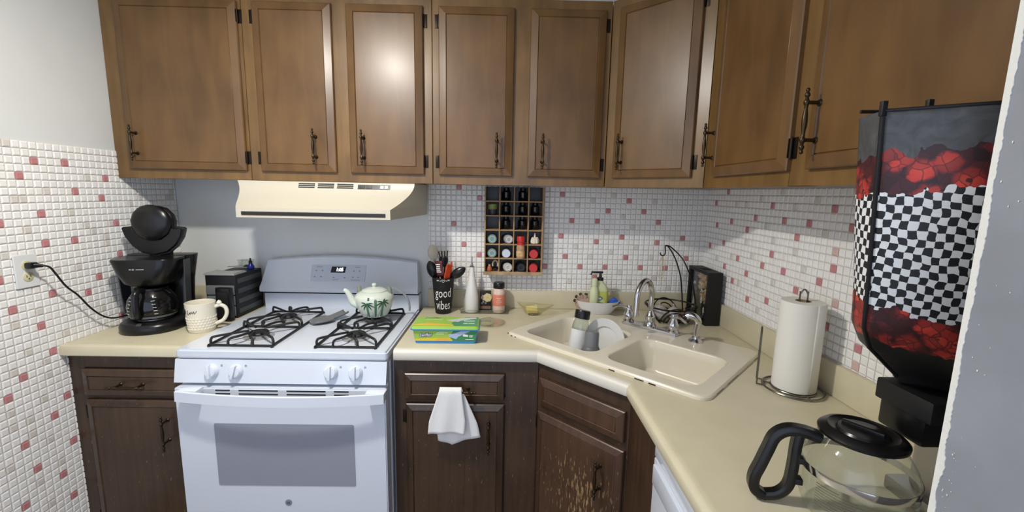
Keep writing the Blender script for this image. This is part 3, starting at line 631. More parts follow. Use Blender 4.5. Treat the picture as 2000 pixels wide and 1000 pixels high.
m = MB(); m.box(.016, .040, -.7125, -.6875, 1.214, 1.236, .006); m.cyl((.036, -.70, 1.225), (.052, -.685, 1.222), .009, .0055, n=12); m.build('plug', BLACKP, t)
m = MB(); m.tube(sm([(.046, -.690, 1.223), (.058, -.672, 1.215), (.060, -.655, 1.185), (.052, -.62, 1.135), (.045, -.575, 1.09), (.040, -.53, 1.03), (.038, -.485, .985), (.038, -.44, .962), (.045, -.38, .958), (.072, -.33, .960)], 6), .0032, 8); m.build('cable', BLACKM, t)
t = thing('coffee_mug', 'cream mug with black script and quilted lower half beside the stove', 'mug', (.391, -.435, ZTOP), math.radians(0))
MB().lathe([(0, .0), (.044, 0), (.047, .004), (.0475, .02), (.051, .06), (.053, .115), (.0535, .120), (.0515, .121), (.050, .115), (.047, .03), (.043, .008), (0, .007)], n=40).build('cup', CERC, t)
m = MB(); m.tube(sm([(.048, .014, .098), (.068, .020, .104), (.084, .026, .092), (.087, .027, .066), (.074, .022, .040), (.046, .014, .026)], 6), [.0075] * 31, 10); h_ = m.build('handle', CERC, t)
m = MB(); m.lathe([(0, -.012), (.008, -.006), (.010, .002), (.006, .010), (0, .013)], (.064, .019, .112), 14); m.build('handle_knob', CERC, h_)
m = MB()
for i in range(26):
    for k in range(5):
        a = 2 * PI * (i + .5 * (k % 2)) / 26; z = .016 + .011 * k; r_ = .0475 + (z - .02) * .0875 if z > .02 else .0475
        c0 = Vector((r_ * math.cos(a), r_ * math.sin(a), z)); q = Matrix.Translation(c0) @ Matrix.Rotation(a, 4, 'Z') @ Matrix.Rotation(PI / 2, 4, 'Y')
        m.lathe([(.0052, -.0005), (.0035, .0014), (0, .0019)], n=6, M=q)
o = m.build('quilted_band', CERC, t); o['kind'] = 'stuff'
def on_mug(a, z): r_ = .0516 + (z - .06) * .036; return Vector((r_ * math.cos(a), r_ * math.sin(a), z))
INK = mat('black_ink', (28, 28, 30), .6)
m = MB()
for pts in ([(-.55, .080), (-.50, .096), (-.47, .080)], [(-.58, .088), (-.44, .090)], [(-.34, .094), (-.36, .082), (-.30, .081), (-.27, .088), (-.24, .082), (-.20, .090), (-.17, .084), (-.12, .091), (-.10, .083), (-.02, .092)]):
    m.tube(sm([on_mug(-PI / 2 + .42 + a * 2.1, .090 + (z - .088) * 1.3) for a, z in pts], 4), .0009, 6)
m.build('script', INK, t)

t = thing('desk_organizer', 'black mini organizer with three grey drawers behind the mug', 'organizer', (.365, -.16, ZTOP), 0)
MB().box(-.068, .066, -.104, .104, 0, .196, .004).build('case', BLACKM, t)
m = MB(); m.prism([(-.07, -.112), (.068, -.112), (.068, -.02), (.0, -.045), (-.07, -.02)], .196, .207, .004); m.build('top_rim', LGREY, t)
for k in range(3):
    d = MB().box(-.062, .060, -.110, -.100, .012 + .048 * k, .055 + .048 * k, .003).build('drawer', GREY, t)
    MB().box(-.02, .02, -.113, -.109, .040 + .048 * k, .047 + .048 * k, .001).build('pull', DGREY, d)
m = MB()
for k in range(4): m.box(.0655, .068, -.09, .09, .018 + .046 * k, .040 + .046 * k, .001)
m.build('side_panel', DGREY, t)
t = thing('plastic_case', 'black plastic case standing upright against the organizer drawers', 'case', (.405, -.305, ZTOP), math.radians(-4))
MB().box(-.032, .032, -.014, .014, 0, .150, .006).build('shell', BLACKP, t); MB().box(-.026, .026, -.0155, -.0135, .02, .135, .003).build('face', BLACKM, t)
t = thing('dropper_bottle', 'small dark blue bottle with black nozzle on top of the organizer', 'bottle', (.405, -.10, ZTOP + .196))
MB().lathe([(0, 0), (.014, 0), (.016, .003), (.016, .014), (.010, .024), (.008, .028), (0, .028)], n=20).build('body', mat('cobalt', (26, 36, 128), .25), t)
MB().lathe([(.008, .027), (.008, .038), (.004, .042), (.0035, .054), (0, .055)], n=16).build('nozzle', BLACKP, t)
t = thing('clear_box', 'small clear plastic box on the back of the organizer', 'box', (.335, -.02, ZTOP + .196))
MB().box(-.028, .028, -.022, .022, 0, .03, .002).build('shell', GLASS, t); MB().box(-.030, .030, -.024, .024, .030, .035, .001).build('lid', GLASS, t)
t = thing('scissors', 'black-handled scissors lying on the organizer top', 'scissors', (.365, -.10, ZTOP + .208), math.radians(20))
m = MB(); m.tube(sm([(.02 + .012 * math.cos(a), .01 * math.sin(a) + .012, .003) for a in [2 * PI * i / 10 for i in range(10)]], 2, True), .003, 6, True); m.tube(sm([(.02 + .012 * math.cos(a), .01 * math.sin(a) - .012, .003) for a in [2 * PI * i / 10 for i in range(10)]], 2, True), .003, 6, True); m.build('grips', BLACKP, t)
m = MB(); m.box(-.06, .01, -.005, -.001, .001, .004); m.box(-.06, .01, .001, .005, .001, .004); m.build('blades', STEEL, t)

# ------------------------------------------------------------------ on the stove
t = thing('teapot', 'pale green ceramic teapot painted with bamboo on the rear right burner', 'teapot', (1.062, -.305, .953), 0)
TPG = mat('celadon', (206, 214, 202), .2, coat=.3)
tp = [(0, 0), (.052, 0), (.056, .004), (.070, .03), (.079, .055), (.083, .075), (.082, .088), (.074, .100), (.058, .108), (.052, .110)]
def tpr(z):
    for (r0, z0), (r1, z1) in zip(tp[1:], tp[2:]):
        if z0 <= z <= z1: return r0 + (r1 - r0) * (z - z0) / (z1 - z0 + 1e-9)
    return .05
MB().lathe(tp + [(0, .111)], n=44).build('body', TPG, t)
MB().lathe([(.051, .108), (.054, .112), (.050, .116), (.03, .123), (.009, .126), (.007, .130), (.0105, .134), (.0105, .139), (.006, .143), (0, .144)], n=36).build('lid', TPG, t)
MB().lathe([(0, -.001), (.0535, -.001), (.0535, .003), (0, .003)], n=36).build('foot', BLACKM, t)
m = MB(); m.tube(sm([(-.060, -.012, .045), (-.086, -.018, .058), (-.098, -.021, .085), (-.110, -.024, .108), (-.124, -.027, .118)], 5), [.018 - .0005 * k for k in range(21)], 14); m.build('spout', TPG, t)
for s_ in (-1, 1): MB().lathe([(.012, -.012), (.010, 0), (.009, .014), (.006, .020), (0, .021)], (s_ * .066, .0, .108), 14, sy=.7).build('lug', mat('lug_green', (120, 132, 112), .3), t)
m = MB(); m.tube(sm([(.068, .0, .118), (.088, .03, .112), (.118, .05, .085), (.138, .055, .045), (.142, .05, .006)], 6), .0035, 8, flat=2.2); m.build('bail_handle', mat('handle_grey', (156, 160, 168), .4), t)
def ontp(a, z, d=.0006): r_ = tpr(z) + d; return Vector((r_ * math.cos(a), r_ * math.sin(a), z))
A0 = math.atan2(CAM.y + .305, CAM.x - 1.062) + .02
GRN = mat('bamboo_green', (84, 122, 92), .35); GRN2 = mat('leaf_green', (44, 84, 58), .35)
for da, h_ in ((-.42, .060), (.02, .084), (.40, .070)):
    m = MB(); n_ = 10
    m.grid(lambda u, v: ontp(A0 + da + (u - .5) * .13 * (.92 + .08 * abs(math.sin(v * 12.5))), .006 + h_ * v), 3, n_); m.build('bamboo_stalk', GRN, t, recalc=False)
def leaf(a, z, ang, ln):
    P = []
    for s_ in range(7):
        f = s_ / 6; wd = .0030 * math.sin(PI * (f * .9 + .05)); dx, dz = math.cos(ang) * ln * f, math.sin(ang) * ln * f - .010 * f * f
        P.append((dx - math.sin(ang) * wd, dz + math.cos(ang) * wd, dx + math.sin(ang) * wd, dz - math.cos(ang) * wd))
    m = MB()
    V = [(m.bm.verts.new(ontp(a + p[0] / .08, z + p[1], .001)), m.bm.verts.new(ontp(a + p[2] / .08, z + p[3], .001))) for p in P]
    for i in range(6): m.bm.faces.new((V[i][0], V[i + 1][0], V[i + 1][1], V[i][1]))
    m.build('leaf', GRN2, t, recalc=False)
for da, z in ((-.42, .068), (.40, .074)):
    for ang, ln in ((2.6, .030), (3.3, .032), (3.9, .028), (.5, .030), (-.15, .032), (-.75, .026), (1.2, .026 if da > 0 else .016)): leaf(A0 + da, z, ang, ln)
for da, z0, z1, dx in ((-.62, .004, .022, .12), (.16, .004, .040, .16), (.56, .006, .024, -.1)):
    MB().tube([ontp(A0 + da + dx * k / 4, z0 + (z1 - z0) * k / 4, .0003) for k in range(5)], .0008, 5).build('grass_stroke', GRN2, t)
m = MB(); m.grid(lambda u, v: ontp(A0 - .34 + (u - .5) * .10, .084 + .012 * v, .0007) if True else 0, 3, 2); m.build('seal_mark', GRN2, t, recalc=False)
t = thing('spoon_rest', 'grey ceramic spoon rest between the stove grates', 'spoon rest', (.846, -.318, .9196), math.radians(52)); t.scale = (1.35, 1.35, 1.2)
m = MB(); nU = 18
def sr(u, v):
    x = -.045 + .12 * u; wd = (.030 * math.sqrt(max(0, 1 - ((u - .35) / .40) ** 2)) if u < .55 else 0); wd = max(wd, .017 if u > .12 else .004 + u * .1); y = (2 * v - 1) * wd
    return Vector((x, y, .004 + .010 * (2 * v - 1) ** 2 + .030 * max(0, u - .5) ** 1.3))
m.grid(sr, nU, 8); m.build('dish', mat('grey_glaze', (112, 114, 116), .3), t, solid=.005)

# ------------------------------------------------------------------ right counter, back row
t = thing('utensil_crock', 'black tapered crock lettered good vibes holding kitchen utensils', 'crock', (1.337, -.115, ZTOP))
cr = lambda z: .0385 + .0155 * z / .178
MB().lathe([(0, 0), (.037, 0), (.0385, .003), (.054, .178), (.053, .179), (.051, .177), (.036, .006), (0, .005)], n=40).build('pot', BLACKM, t)
CA = math.atan2(CAM.y + .115, CAM.x - 1.337)
def oncr(x, z, d=.0006): r_ = cr(z) + d; a = CA + x / r_; return Vector((r_ * math.cos(a), r_ * math.sin(a), z))
textmesh('lettering', 'good', .062, WHITEPRINT, lambda a, b, c: oncr(a * .92, .105 + b * 1.05, .0004 + c), t, xs=.72)
textmesh('lettering', 'vibes', .058, WHITEPRINT, lambda a, b, c: oncr(a * .9, .045 + b * 1.1, .0004 + c), t, xs=.68)
for x, k in ((-.026, 0), (.026, 0)): MB().tube(sm([oncr(x - .006, .166), oncr(x - .003, .172), oncr(x, .166), oncr(x + .003, .172), oncr(x + .006, .166)], 3), .0008, 5).build('doodle', WHITEPRINT, t)
MB().tube(sm([oncr(0, .160), oncr(-.008, .169), oncr(-.004, .173), oncr(0, .169), oncr(.004, .173), oncr(.008, .169)], 3, True), .0008, 5, True).build('heart_doodle', WHITEPRINT, t)
for x in (-.014, .014): MB().lathe([(.002, -.0003), (0, .0008)], n=8, M=Matrix.Translation(oncr(x, .167)) @ Matrix.Rotation(CA, 4, 'Z') @ Matrix.Rotation(PI / 2, 4, 'Y')).build('dot_doodle', WHITEPRINT, t)
CX, CY = 1.337, -.115
def utensil(name, label, cat, base, tip, head, hm, sm_, r=.004):
    t = thing(name, label, cat, (CX + base[0], CY + base[1], ZTOP + .03), 0, 'utensils in the black crock')
    d = Vector(tip) - Vector((base[0], base[1], .03))
    MB().tube([(0, 0, 0), d * .5, d], r, 8).build('handle', sm_, t)
    q = d.to_track_quat('Z', 'Y').to_matrix().to_4x4(); head(t, Matrix.Translation(d) @ q, hm); return t
FACE = math.atan2(CAM.x - CX, -(CAM.y - CY))
def spoon_head(w_, l_, cup=.006):
    def f(t, M, m_):
        M = Matrix.Translation(M.translation) @ Matrix.Rotation(0, 4, 'Z'); dv = (t['_d'] if '_d' in t else None)
        m = MB(); m.grid(lambda u, v: HM(M, (w_ * math.sin(PI * min(1, (.06 + .94 * u))) ** .6 * (2 * v - 1), cup * ((2 * v - 1) ** 2 - 1) * math.sin(PI * u), l_ * u - .01)), 12, 8); m.build('bowl', m_, t, solid=.003)
    return f
TILT = Matrix.Identity(4)
def HM(M, p): return M @ (TILT @ Vector(p))
def rotto(dirx): return Matrix.Rotation(dirx, 4, 'Y')
TILT = rotto(-.05)
utensil('wooden_spoon', 'pale wooden spoon standing tall in the black crock', 'spoon', (-.012, .012), (-.052, .03, .265), spoon_head(.025, .075), SPOONW, SPOONW, .005)
TILT = rotto(-.35)
utensil('serving_spoon', 'black serving spoon leaning left out of the black crock', 'spoon', (-.012, -.01), (-.040, -.01, .185), spoon_head(.025, .085, .012), BLACKP, BLACKP)
TILT = rotto(.95)
utensil('serving_spoon', 'black solid spoon leaning far right out of the black crock', 'spoon', (.012, -.01), (.050, -.015, .185), spoon_head(.022, .082, .010), BLACKP, BLACKP)
TILT = rotto(.12)
def fork_head(t, M, m_):
    m = MB(); m.grid(lambda u, v: HM(M, (.022 * math.sin(PI * (.1 + .55 * u)) * (2 * v - 1), .008 * ((2 * v - 1) ** 2), .05 * u)), 8, 6); b_ = m.build('bowl', m_, t, solid=.003)
    for k in range(4):
        x = -.018 + .012 * k; MB().tube([HM(M, (x, 0, .045)), HM(M, (x * 1.1, -.004, .062)), HM(M, (x * 1.2, -.012, .074))], .003, 6).build('tine', m_, t)
utensil('pasta_server', 'black toothed pasta server in the middle of the black crock', 'pasta server', (.004, .015), (.004, .02, .225), fork_head, BLACKP, BLACKP)
def spat(w_, l_):
    def f(t, M, m_):
        m = MB(); R = []
        for u, ww in ((0, .006), (.18, w_ * .85), (.3, w_), (1, w_ * .9)):
            R.append([HM(M, p) for p in ((-ww, -.003, l_ * u), (ww, -.003, l_ * u), (ww, .003, l_ * u), (-ww, .003, l_ * u))])
        m.rings(R); m.build('blade', m_, t)
    return f
TILT = rotto(.18)
utensil('silicone_spatula', 'long orange silicone spatula at the front of the black crock', 'spatula', (.008, -.028), (.018, -.036, .160), spat(.017, .085), ORANGE, BLACKP)
TILT = rotto(.45)
utensil('silicone_spatula', 'short tilted orange spatula at the right of the black crock', 'spatula', (.016, 0), (.036, .005, .195), spat(.016, .055), ORANGE, BLACKP)
TILT = rotto(-.1)
def pack(t, M, m_):
    m = MB(); m.grid(lambda u, v: HM(M, (.022 * (2 * u - 1), -.006 * math.cos(PI * (u - .5)), .075 * v - .02)), 8, 6); b_ = m.build('sleeve', m_, t, solid=.002)
    for k in range(5): MB().box(-.012 + random.uniform(-.003, .003), .012 + random.uniform(-.003, .004), -.0085, -.0075, .0 + .009 * k, .005 + .009 * k, 0, 1, M @ TILT).build('print_line', WHITEPRINT, b_)
utensil('chopstick_packet', 'maroon printed packet of chopsticks standing in the black crock', 'packet', (-.006, -.015), (-.012, -.025, .205), pack, mat('maroon', (84, 36, 42), .5), SPOONW, .003)

t = thing('glass_tray', 'clear rectangular glass tray carrying the oil bottle and salt jar', 'tray', (1.54, -.092, ZTOP))
m = MB(); m.prism(rrect(-.118, .118, -.040, .040, .01), .0, .003); m.build('floor', GLASS, t)
m = MB(); ring = [rrect(-.118, .118, -.040, .040, .01), rrect(-.122, .122, -.044, .044, .012)]
m.tube([(x, y, .018) for x, y in ring[1]], .0025, 6, True); m.rings([[Vector((x, y, z)) for x, y in r_] for r_, z in ((ring[0], .002), (ring[1], .018))], cap0=False, cap1=False); m.build('rim', GLASS, t)
t = thing('oil_bottle', 'white ceramic oil bottle with steel pourer on the glass tray', 'bottle', (1.474, -.098, ZTOP + .003))
MB().lathe([(0, 0), (.032, 0), (.034, .003), (.034, .05), (.032, .085), (.026, .125), (.018, .165), (.0125, .20), (.0125, .222), (.0, .223)], n=36).build('body', CERW, t)
MB().lathe([(.011, .222), (.012, .226), (.006, .230), (.005, .238), (.003, .245), (.0025, .275), (0, .275)], n=16).build('pourer', STEEL, t)
t = thing('salt_jar', 'clear jar of pink salt with black cap on the glass tray', 'jar', (1.608, -.098, ZTOP + .003))
MB().lathe([(0, .0), (.028, 0), (.031, .004), (.031, .085), (.029, .108), (.024, .120), (0, .121)], n=32).build('jar', mat('salt_glass', (224, 198, 184), .25, var=.1, vscale=120), t)
m = MB(); m.lathe([(.0315, .035), (.0318, .036), (.0318, .090), (.0315, .091)], n=32); lb = m.build('label_band', mat('salmon_label', (214, 128, 106), .5), t)
CB = math.atan2(CAM.y + .098, CAM.x - 1.608)
for k, (z, ln) in enumerate(((.074, .34), (.066, .26), (.056, .42), (.047, .3))):
    MB().tube([Vector((.0322 * math.cos(CB + ln * s_ / 4), .0322 * math.sin(CB + ln * s_ / 4), z)) for s_ in range(-4, 5)], .0010, 5).build('print_line', WHITEPRINT, lb)
MB().lathe([(.0, .120), (.026, .120), (.0275, .122), (.0275, .144), (.025, .148), (0, .148)], n=28).build('cap', BLACKP, t)
t = thing('picture_card', 'dark picture card with a pale flower between oil bottle and salt jar', 'card', (1.541, -.062, ZTOP + .003))
MB().box(-.028, .028, -.004, .004, 0, .098, .001).build('card', mat('card_black', (34, 30, 30), .5, var=.5, vscale=60), t)
MB().box(-.026, .026, -.0052, -.0038, .004, .020, 0).build('caption', mat('card_caption', (128, 96, 84), .5), t)
for k in range(7):
    a = 2 * PI * k / 7; MB().lathe([(.0, 0), (.011, .0002), (.010, .0022), (0, .003)], n=10, M=Matrix.Translation((.010 + .012 * math.cos(a), -.0042, .062 + .012 * math.sin(a))) @ Matrix.Rotation(PI / 2, 4, 'X')).build('petal', mat('petal', (214, 200, 150), .6), t)
for k in range(12): MB().lathe([(0, 0), (.005, .0002), (0, .0016)], n=7, M=Matrix.Translation((random.uniform(-.024, .022), -.0042, random.uniform(.024, .09))) @ Matrix.Rotation(PI / 2, 4, 'X')).build('speckle', mat('speckle', (150, 140, 134), .6), t)
# wipes tub
t = thing('wipes_tub', 'green and yellow plastic tub of floor wipes with blue edging on the counter', 'box', (1.408, -.497, ZTOP), math.radians(1))
BLU = mat('tub_blue', (62, 138, 204), .3); GL = mat('tub_lime', (150, 190, 76), .3); GD = mat('tub_green', (60, 136, 88), .3); YL = mat('tub_yellow', (220, 190, 58), .35)
m = MB(); m.rings([[Vector((x, y, z)) for x, y in rrect(-.128 + i, .128 - i, -.062 + i, .062 - i, .012)] for i, z in ((.010, 0), (.008, .012), (.002, .056), (.002, .060))]); m.build('tub', BLU, t)
m = MB(); m.rings([[Vector((x, y, z)) for x, y in rrect(-.134 + i, .134 - i, -.068 + i, .068 - i, .014)] for i, z in ((.0, .058), (.0, .0615), (.003, .0622), (.008, .0728))]); ldd = m.build('lid', BLU, t)
m = MB(); m.rings([[Vector((x, y, z)) for x, y in rrect(-.134 + i, .134 - i, -.068 + i, .068 - i, .014)] for i, z in ((.002, .0622), (.0035, .0655), (.007, .0728), (.010, .0737))], cap0=False); m.build('cover_film', GL, ldd)
def tubf(x, z):   # front of tub: z 0..060
    i = .008 - .006 * max(0, (z - .012)) / .044; return Vector((x, -.062 + i - .0006, z))
def quad(P, name, material, parent, th=Vector((0, .0008, 0))):
    m = MB(); m.rings([P, [p + th for p in P]]); return m.build(name, material, parent)
quad([tubf(-.116, .011), tubf(.116, .011), tubf(.122, .055), tubf(-.122, .055)], 'label', GD, t)
N_ = Vector((0, -.0005, 0))
lbl = quad([tubf(-.116, .0115) + N_, tubf(.030, .0115) + N_, tubf(.018, .030) + N_, tubf(.030, .0548) + N_, tubf(-.1215, .0548) + N_], 'label', GL, t)
quad([tubf(-.116, .0118) + N_ * 2, tubf(.028, .0118) + N_ * 2, tubf(.016, .026) + N_ * 2, tubf(-.04, .024) + N_ * 2, tubf(-.117, .020) + N_ * 2], 'label', YL, t)
quad([tubf(-.035, .0125) + N_ * 3, tubf(.018, .0125) + N_ * 3, tubf(.010, .025) + N_ * 3, tubf(-.032, .025) + N_ * 3], 'label', mat('lemon', (222, 172, 72), .4), t)
MOP = mat('mop_lilac', (168, 184, 216), .4)
quad([tubf(.012, .031) + N_ * 3, tubf(.042, .020) + N_ * 3, tubf(.050, .030) + N_ * 3, tubf(.098, .0545) + N_ * 3, tubf(.062, .0545) + N_ * 3, tubf(.034, .044) + N_ * 3, tubf(.014, .040) + N_ * 3], 'mop_picture', MOP, t)
quad([tubf(.068, .032) + N_ * 3, tubf(.088, .030) + N_ * 3, tubf(.088, .038) + N_ * 3, tubf(.07, .041) + N_ * 3], 'sheet_picture', WHITEPRINT, t)
for x0, x1, z in ((.093, .107, .035), (.093, .106, .030), (.078, .110, .019), (-.032, .010, .047), (-.036, -.004, .041)): quad([tubf(x0, z - .0012) + N_ * 3, tubf(x1, z - .0012) + N_ * 3, tubf(x1, z + .0014) + N_ * 3, tubf(x0, z + .0014) + N_ * 3], 'print_line', WHITEPRINT, t)
textmesh('brand_shadow', 'Swiffer', .020, mat('brand_blue', (36, 66, 140), .4), lambda a, b, c: tubf(-.076 + a, .037 + b + a * .05) + Vector((0, -.0014 - c, 0)), t, ext=.0002, xs=.88, shear=.25, off=.0016)
textmesh('brand', 'Swiffer', .020, WHITEPRINT, lambda a, b, c: tubf(-.076 + a, .037 + b + a * .05) + Vector((0, -.0022 - c, 0)), t, ext=.0002, xs=.88, shear=.25)
def ltop(x, y, d=.0004):
    return Vector((x, y, .0738 + d))
UPV = Vector((0, 0, -.0006))
quad([ltop(-.124, -.059), ltop(.124, -.059), ltop(.124, .059), ltop(-.124, .059)], 'label', GD, ldd, UPV)
quad([ltop(-.124, -.059, .0008), ltop(.035, -.059, .0008), ltop(.020, -.02, .0008), ltop(.075, .059, .0008), ltop(-.124, .059, .0008)], 'label', GL, ldd, UPV)
quad([ltop(-.124, -.059, .0012), ltop(.034, -.059, .0012), ltop(.025, -.046, .0012), ltop(-.04, -.032, .0012), ltop(-.09, -.034, .0012), ltop(-.124, -.046, .0012)], 'label', YL, ldd, UPV)
quad([ltop(-.09, -.044, .0016), ltop(-.02, -.047, .0016), ltop(-.03, -.030, .0016), ltop(-.075, -.026, .0016)], 'label', mat('lemon', (222, 172, 72), .4), ldd, UPV)
quad([ltop(-.002, .010, .0016), ltop(.046, -.012, .0016), ltop(.056, .004, .0016), ltop(.118, .034, .0016), ltop(.112, .050, .0016), ltop(.052, .040, .0016), ltop(.02, .022, .0016)], 'mop_picture', mat('mop_grey', (190, 194, 198), .4), ldd, UPV)
for x0, x1, y, hh in ((.068, .112, .002, .012), (.068, .085, -.030, .010), (.088, .112, -.030, .008), (-.09, -.02, .020, .004)): quad([ltop(x0, y - hh / 2, .0016), ltop(x1, y - hh / 2, .0016), ltop(x1, y + hh / 2, .0016), ltop(x0, y + hh / 2, .0016)], 'print_line', mat('pale_print', (190, 214, 190), .4), ldd, UPV)
textmesh('brand', 'Swiffer', .030, mat('brand_grey', (150, 160, 120), .3), lambda a, b, c: ltop(-.062 + a, .042 + b, .0016 + c), ldd, ext=.0002, xs=.8, shear=.2)

t = thing('glass_saucer', 'shallow clear glass saucer on the counter behind the wipes tub', 'saucer', (1.575, -.285, ZTOP))
m = MB(); m.lathe([(0, .001), (.05, .001), (.07, .006), (.0715, .0075), (.069, .0085), (.049, .004), (0, .004)], n=36, sx=.95, sy=1.0); m.build('dish', GLASS, t)
LEAFG = thin_glass('leaf_glass', (250, 250, 240))
t = thing('leaf_bowl', 'clear leaf-shaped glass bowl on the counter left of the sink', 'bowl', (1.778, -.125, ZTOP), 0)
m = MB()
def lb_(u, v):
    a = 2 * PI * u; rr = v; rx = .066 + (.030 if abs(a) < .5 or a > 5.8 else 0) * 1; wave = 1 + .06 * math.sin(5 * a)
    x = (.025 + .050 * rr) * math.cos(a) * wave + (.022 * rr * max(0, math.cos(a)) ** 6); y = (.022 + .032 * rr) * math.sin(a) * wave
    return Vector((x, y, .003 + .042 * rr ** 1.4 + .012 * rr * math.cos(a) ** 2 - .01 * rr * max(0, math.cos(a))))
m.grid(lb_, 40, 6); m.build('bowl', LEAFG, t, solid=.003, ang=60)
MB().lathe([(0, 0), (.026, 0), (.026, .004), (0, .004)], n=24).build('foot', LEAFG, t)
t = thing('sponge', 'pale yellow cut sponge lying in the leaf-shaped glass bowl', 'sponge', (1.768, -.128, ZTOP + .012), math.radians(18))
m = MB(); m.prism([(-.030, -.02), (.020, -.024), (.034, .004), (.012, .02), (-.026, .018)], .008, .026, .003, Matrix.Rotation(.35, 4, 'X')); m.build('body', mat('sponge_yellow', (228, 212, 140), .9, bump=.5, bscale=200), t)

t = thing('soap_dish', 'white oval ceramic dish behind the sink holding soap and sponge', 'dish', (2.090, -.125, ZTOP + .0145), math.radians(-4)); t.scale = (1.16, 1.16, 1.1)
MB().lathe([(0, 0), (.052, 0), (.056, .004), (.072, .03), (.080, .052), (.082, .056), (.079, .056), (.068, .031), (.05, .010), (0, .008)], n=44, sx=1.12, sy=.62).build('bowl', CERW, t)
t = thing('soap_bottle', 'green and yellow hand soap bottle with black pump in the white dish', 'bottle', (2.100, -.118, ZTOP + .0245)); t.scale = (1.22, 1.22, 1.17)
SG = mat('soap_green', (196, 200, 96), .15); SC2 = mat('soap_clear', (206, 212, 170), .1)
m = MB(); m.rings([[Vector((x, y, z)) for x, y in rrect(-wd, wd, -dp, dp, min(wd, dp) * .8, 5)] for z, wd, dp in ((0, .030, .018), (.004, .034, .021), (.09, .033, .021), (.108, .026, .019), (.120, .013, .012), (.130, .012, .011))]); m.build('body', SC2, t)
m = MB(); m.rings([[Vector((x, y, z)) for x, y in rrect(-wd, wd, -dp, dp, min(wd, dp) * .8, 5)] for z, wd, dp in ((.010, .0346, .0216), (.085, .0338, .0216))], cap0=False, cap1=False); lb = m.build('label', SG, t)
for x, z, rx, rz_, mm in ((-.006, .056, .015, .008, mat('label_blue', (62, 110, 120), .4)), (-.006, .056, .010, .0045, WHITEPRINT), (-.002, .033, .022, .005, mat('label_dark', (70, 96, 60), .4)), (-.004, .040, .022, .016, mat('label_pale', (204, 214, 150), .4))):
    d = {'label_pale': .0002, 'label_dark': .0006, 'label_blue': .0006}.get(mm.name, .001)
    m = MB(); m.lathe([(1, -.001), (1, d), (0, d)], n=24, M=Matrix.Translation((x, -.0216, z)) @ Matrix.Rotation(PI / 2, 4, 'X') @ Matrix.Diagonal((rx, rz_, 1, 1))); m.build('label_print', mm, lb)
m = MB(); m.lathe([(.013, .128), (.013, .140), (.006, .142), (.004, .160), (0, .160)], n=18); m.box(-.036, .010, -.006, .006, .158, .166, .002); m.cyl((-.034, 0, .160), (-.038, 0, .150), .003, n=8); m.build('pump', BLACKP, t)
t = thing('spray_refill', 'small clear bottle with pale green cap beside the soap bottle', 'bottle', (2.068, -.146, ZTOP + .0265)); t.scale = (1.1, 1.0, 1.25)
MB().lathe([(0, 0), (.018, 0), (.020, .004), (.020, .07), (.016, .090), (.010, .10), (0, .10)], n=24).build('body', SC2, t); MB().lathe([(.0, .099), (.0125, .099), (.013, .102), (.012, .126), (.008, .130), (0, .130)], n=20).build('cap', mat('pale_cap', (206, 212, 176), .35), t)
t = thing('dish_gloves', 'crumpled beige gloves at the left end of the white dish', 'gloves', (2.028, -.118, ZTOP + .0485), 0); t.scale = (1.25, 1.1, 1.25)
GLV = mat('glove_beige', (178, 152, 136), .8)
m = MB(); rg = random.Random(5)
m.lathe([(0, -.016), (.026, -.010), (.032, .006), (.026, .022), (.012, .034), (0, .036)], n=18, sx=1.15, sy=.7)
for v in m.bm.verts: v.co += Vector((rg.uniform(-.004, .004), rg.uniform(-.004, .004), rg.uniform(-.003, .003)))
m.build('palm', GLV, t, ang=80)
for k, (dx, dz) in enumerate(((-.040, .020), (-.034, .036), (-.018, .046), (.004, .046))):
    f_ = MB().tube(sm([(-.006, 0, .012), (dx * .6, -.006, dz * .75), (dx, -.008, dz)], 4), [.009 - .0004 * i for i in range(9)], 8).build('finger', GLV, t)
    MB().cyl((dx * .93, -.0075, dz * .94), (dx * 1.08, -.0085, dz * 1.06), .0066, .006, n=8).build('fingertip', mat('glove_tip', (70, 54, 48), .7), f_)
t = thing('scrub_sponge', 'blue sponge tilted at the right end of the white dish', 'sponge', (2.162, -.130, ZTOP + .0545), 0); t.scale = (1.3, 1.2, 1.3)
MB().box(-.028, .028, -.010, .010, -.016, .016, .005, 3, Matrix.Rotation(-.85, 4, 'Y')).build('body', mat('blue_sponge', (48, 90, 188), .8, bump=.3, bscale=150), t)

# fruit basket with banana hook, black wire
t = thing('wire_fruit_basket', 'black wire fruit basket with a tall banana hook behind the faucet', 'basket', (2.424, -.188, ZTOP), math.radians(-25))
def circ(r_, z, n=28): return [(r_ * math.cos(2 * PI * i / n), r_ * math.sin(2 * PI * i / n), z) for i in range(n)]
m = MB(); m.tube(circ(.115, .075), .004, 8, True); m.build('top_ring', BLACKP, t)
m = MB(); m.tube(circ(.06, .005), .0035, 8, True); m.build('bottom_ring', BLACKP, t)
for k in range(4):
    a = k * PI / 2 + .35; tx, ty = -math.sin(a), math.cos(a)
    for j, sc_ in enumerate((1, .72, .44)):
        P = []
        for s_ in range(9):
            f = s_ / 8 * PI; ww = .062 * sc_ * math.cos(f); hh = .005 + (.078 * sc_) * math.sin(f); rr = .062 + .050 * math.sin(f) * sc_
            P.append((rr * math.cos(a) + ww * tx, rr * math.sin(a) + ww * ty, hh))
        MB().tube(sm(P, 2), .003, 6).build('wire_loop', BLACKP, t)
hk = [(.055, .105, .006), (.045, .115, .10), (.03, .11, .20), (.0, .085, .29), (-.030, .055, .343), (-.045, .04, .352)]
hk2 = [(.115, .045, .006), (.105, .06, .10), (.08, .07, .20), (.035, .065, .29), (-.02, .05, .345), (-.045, .04, .352)]
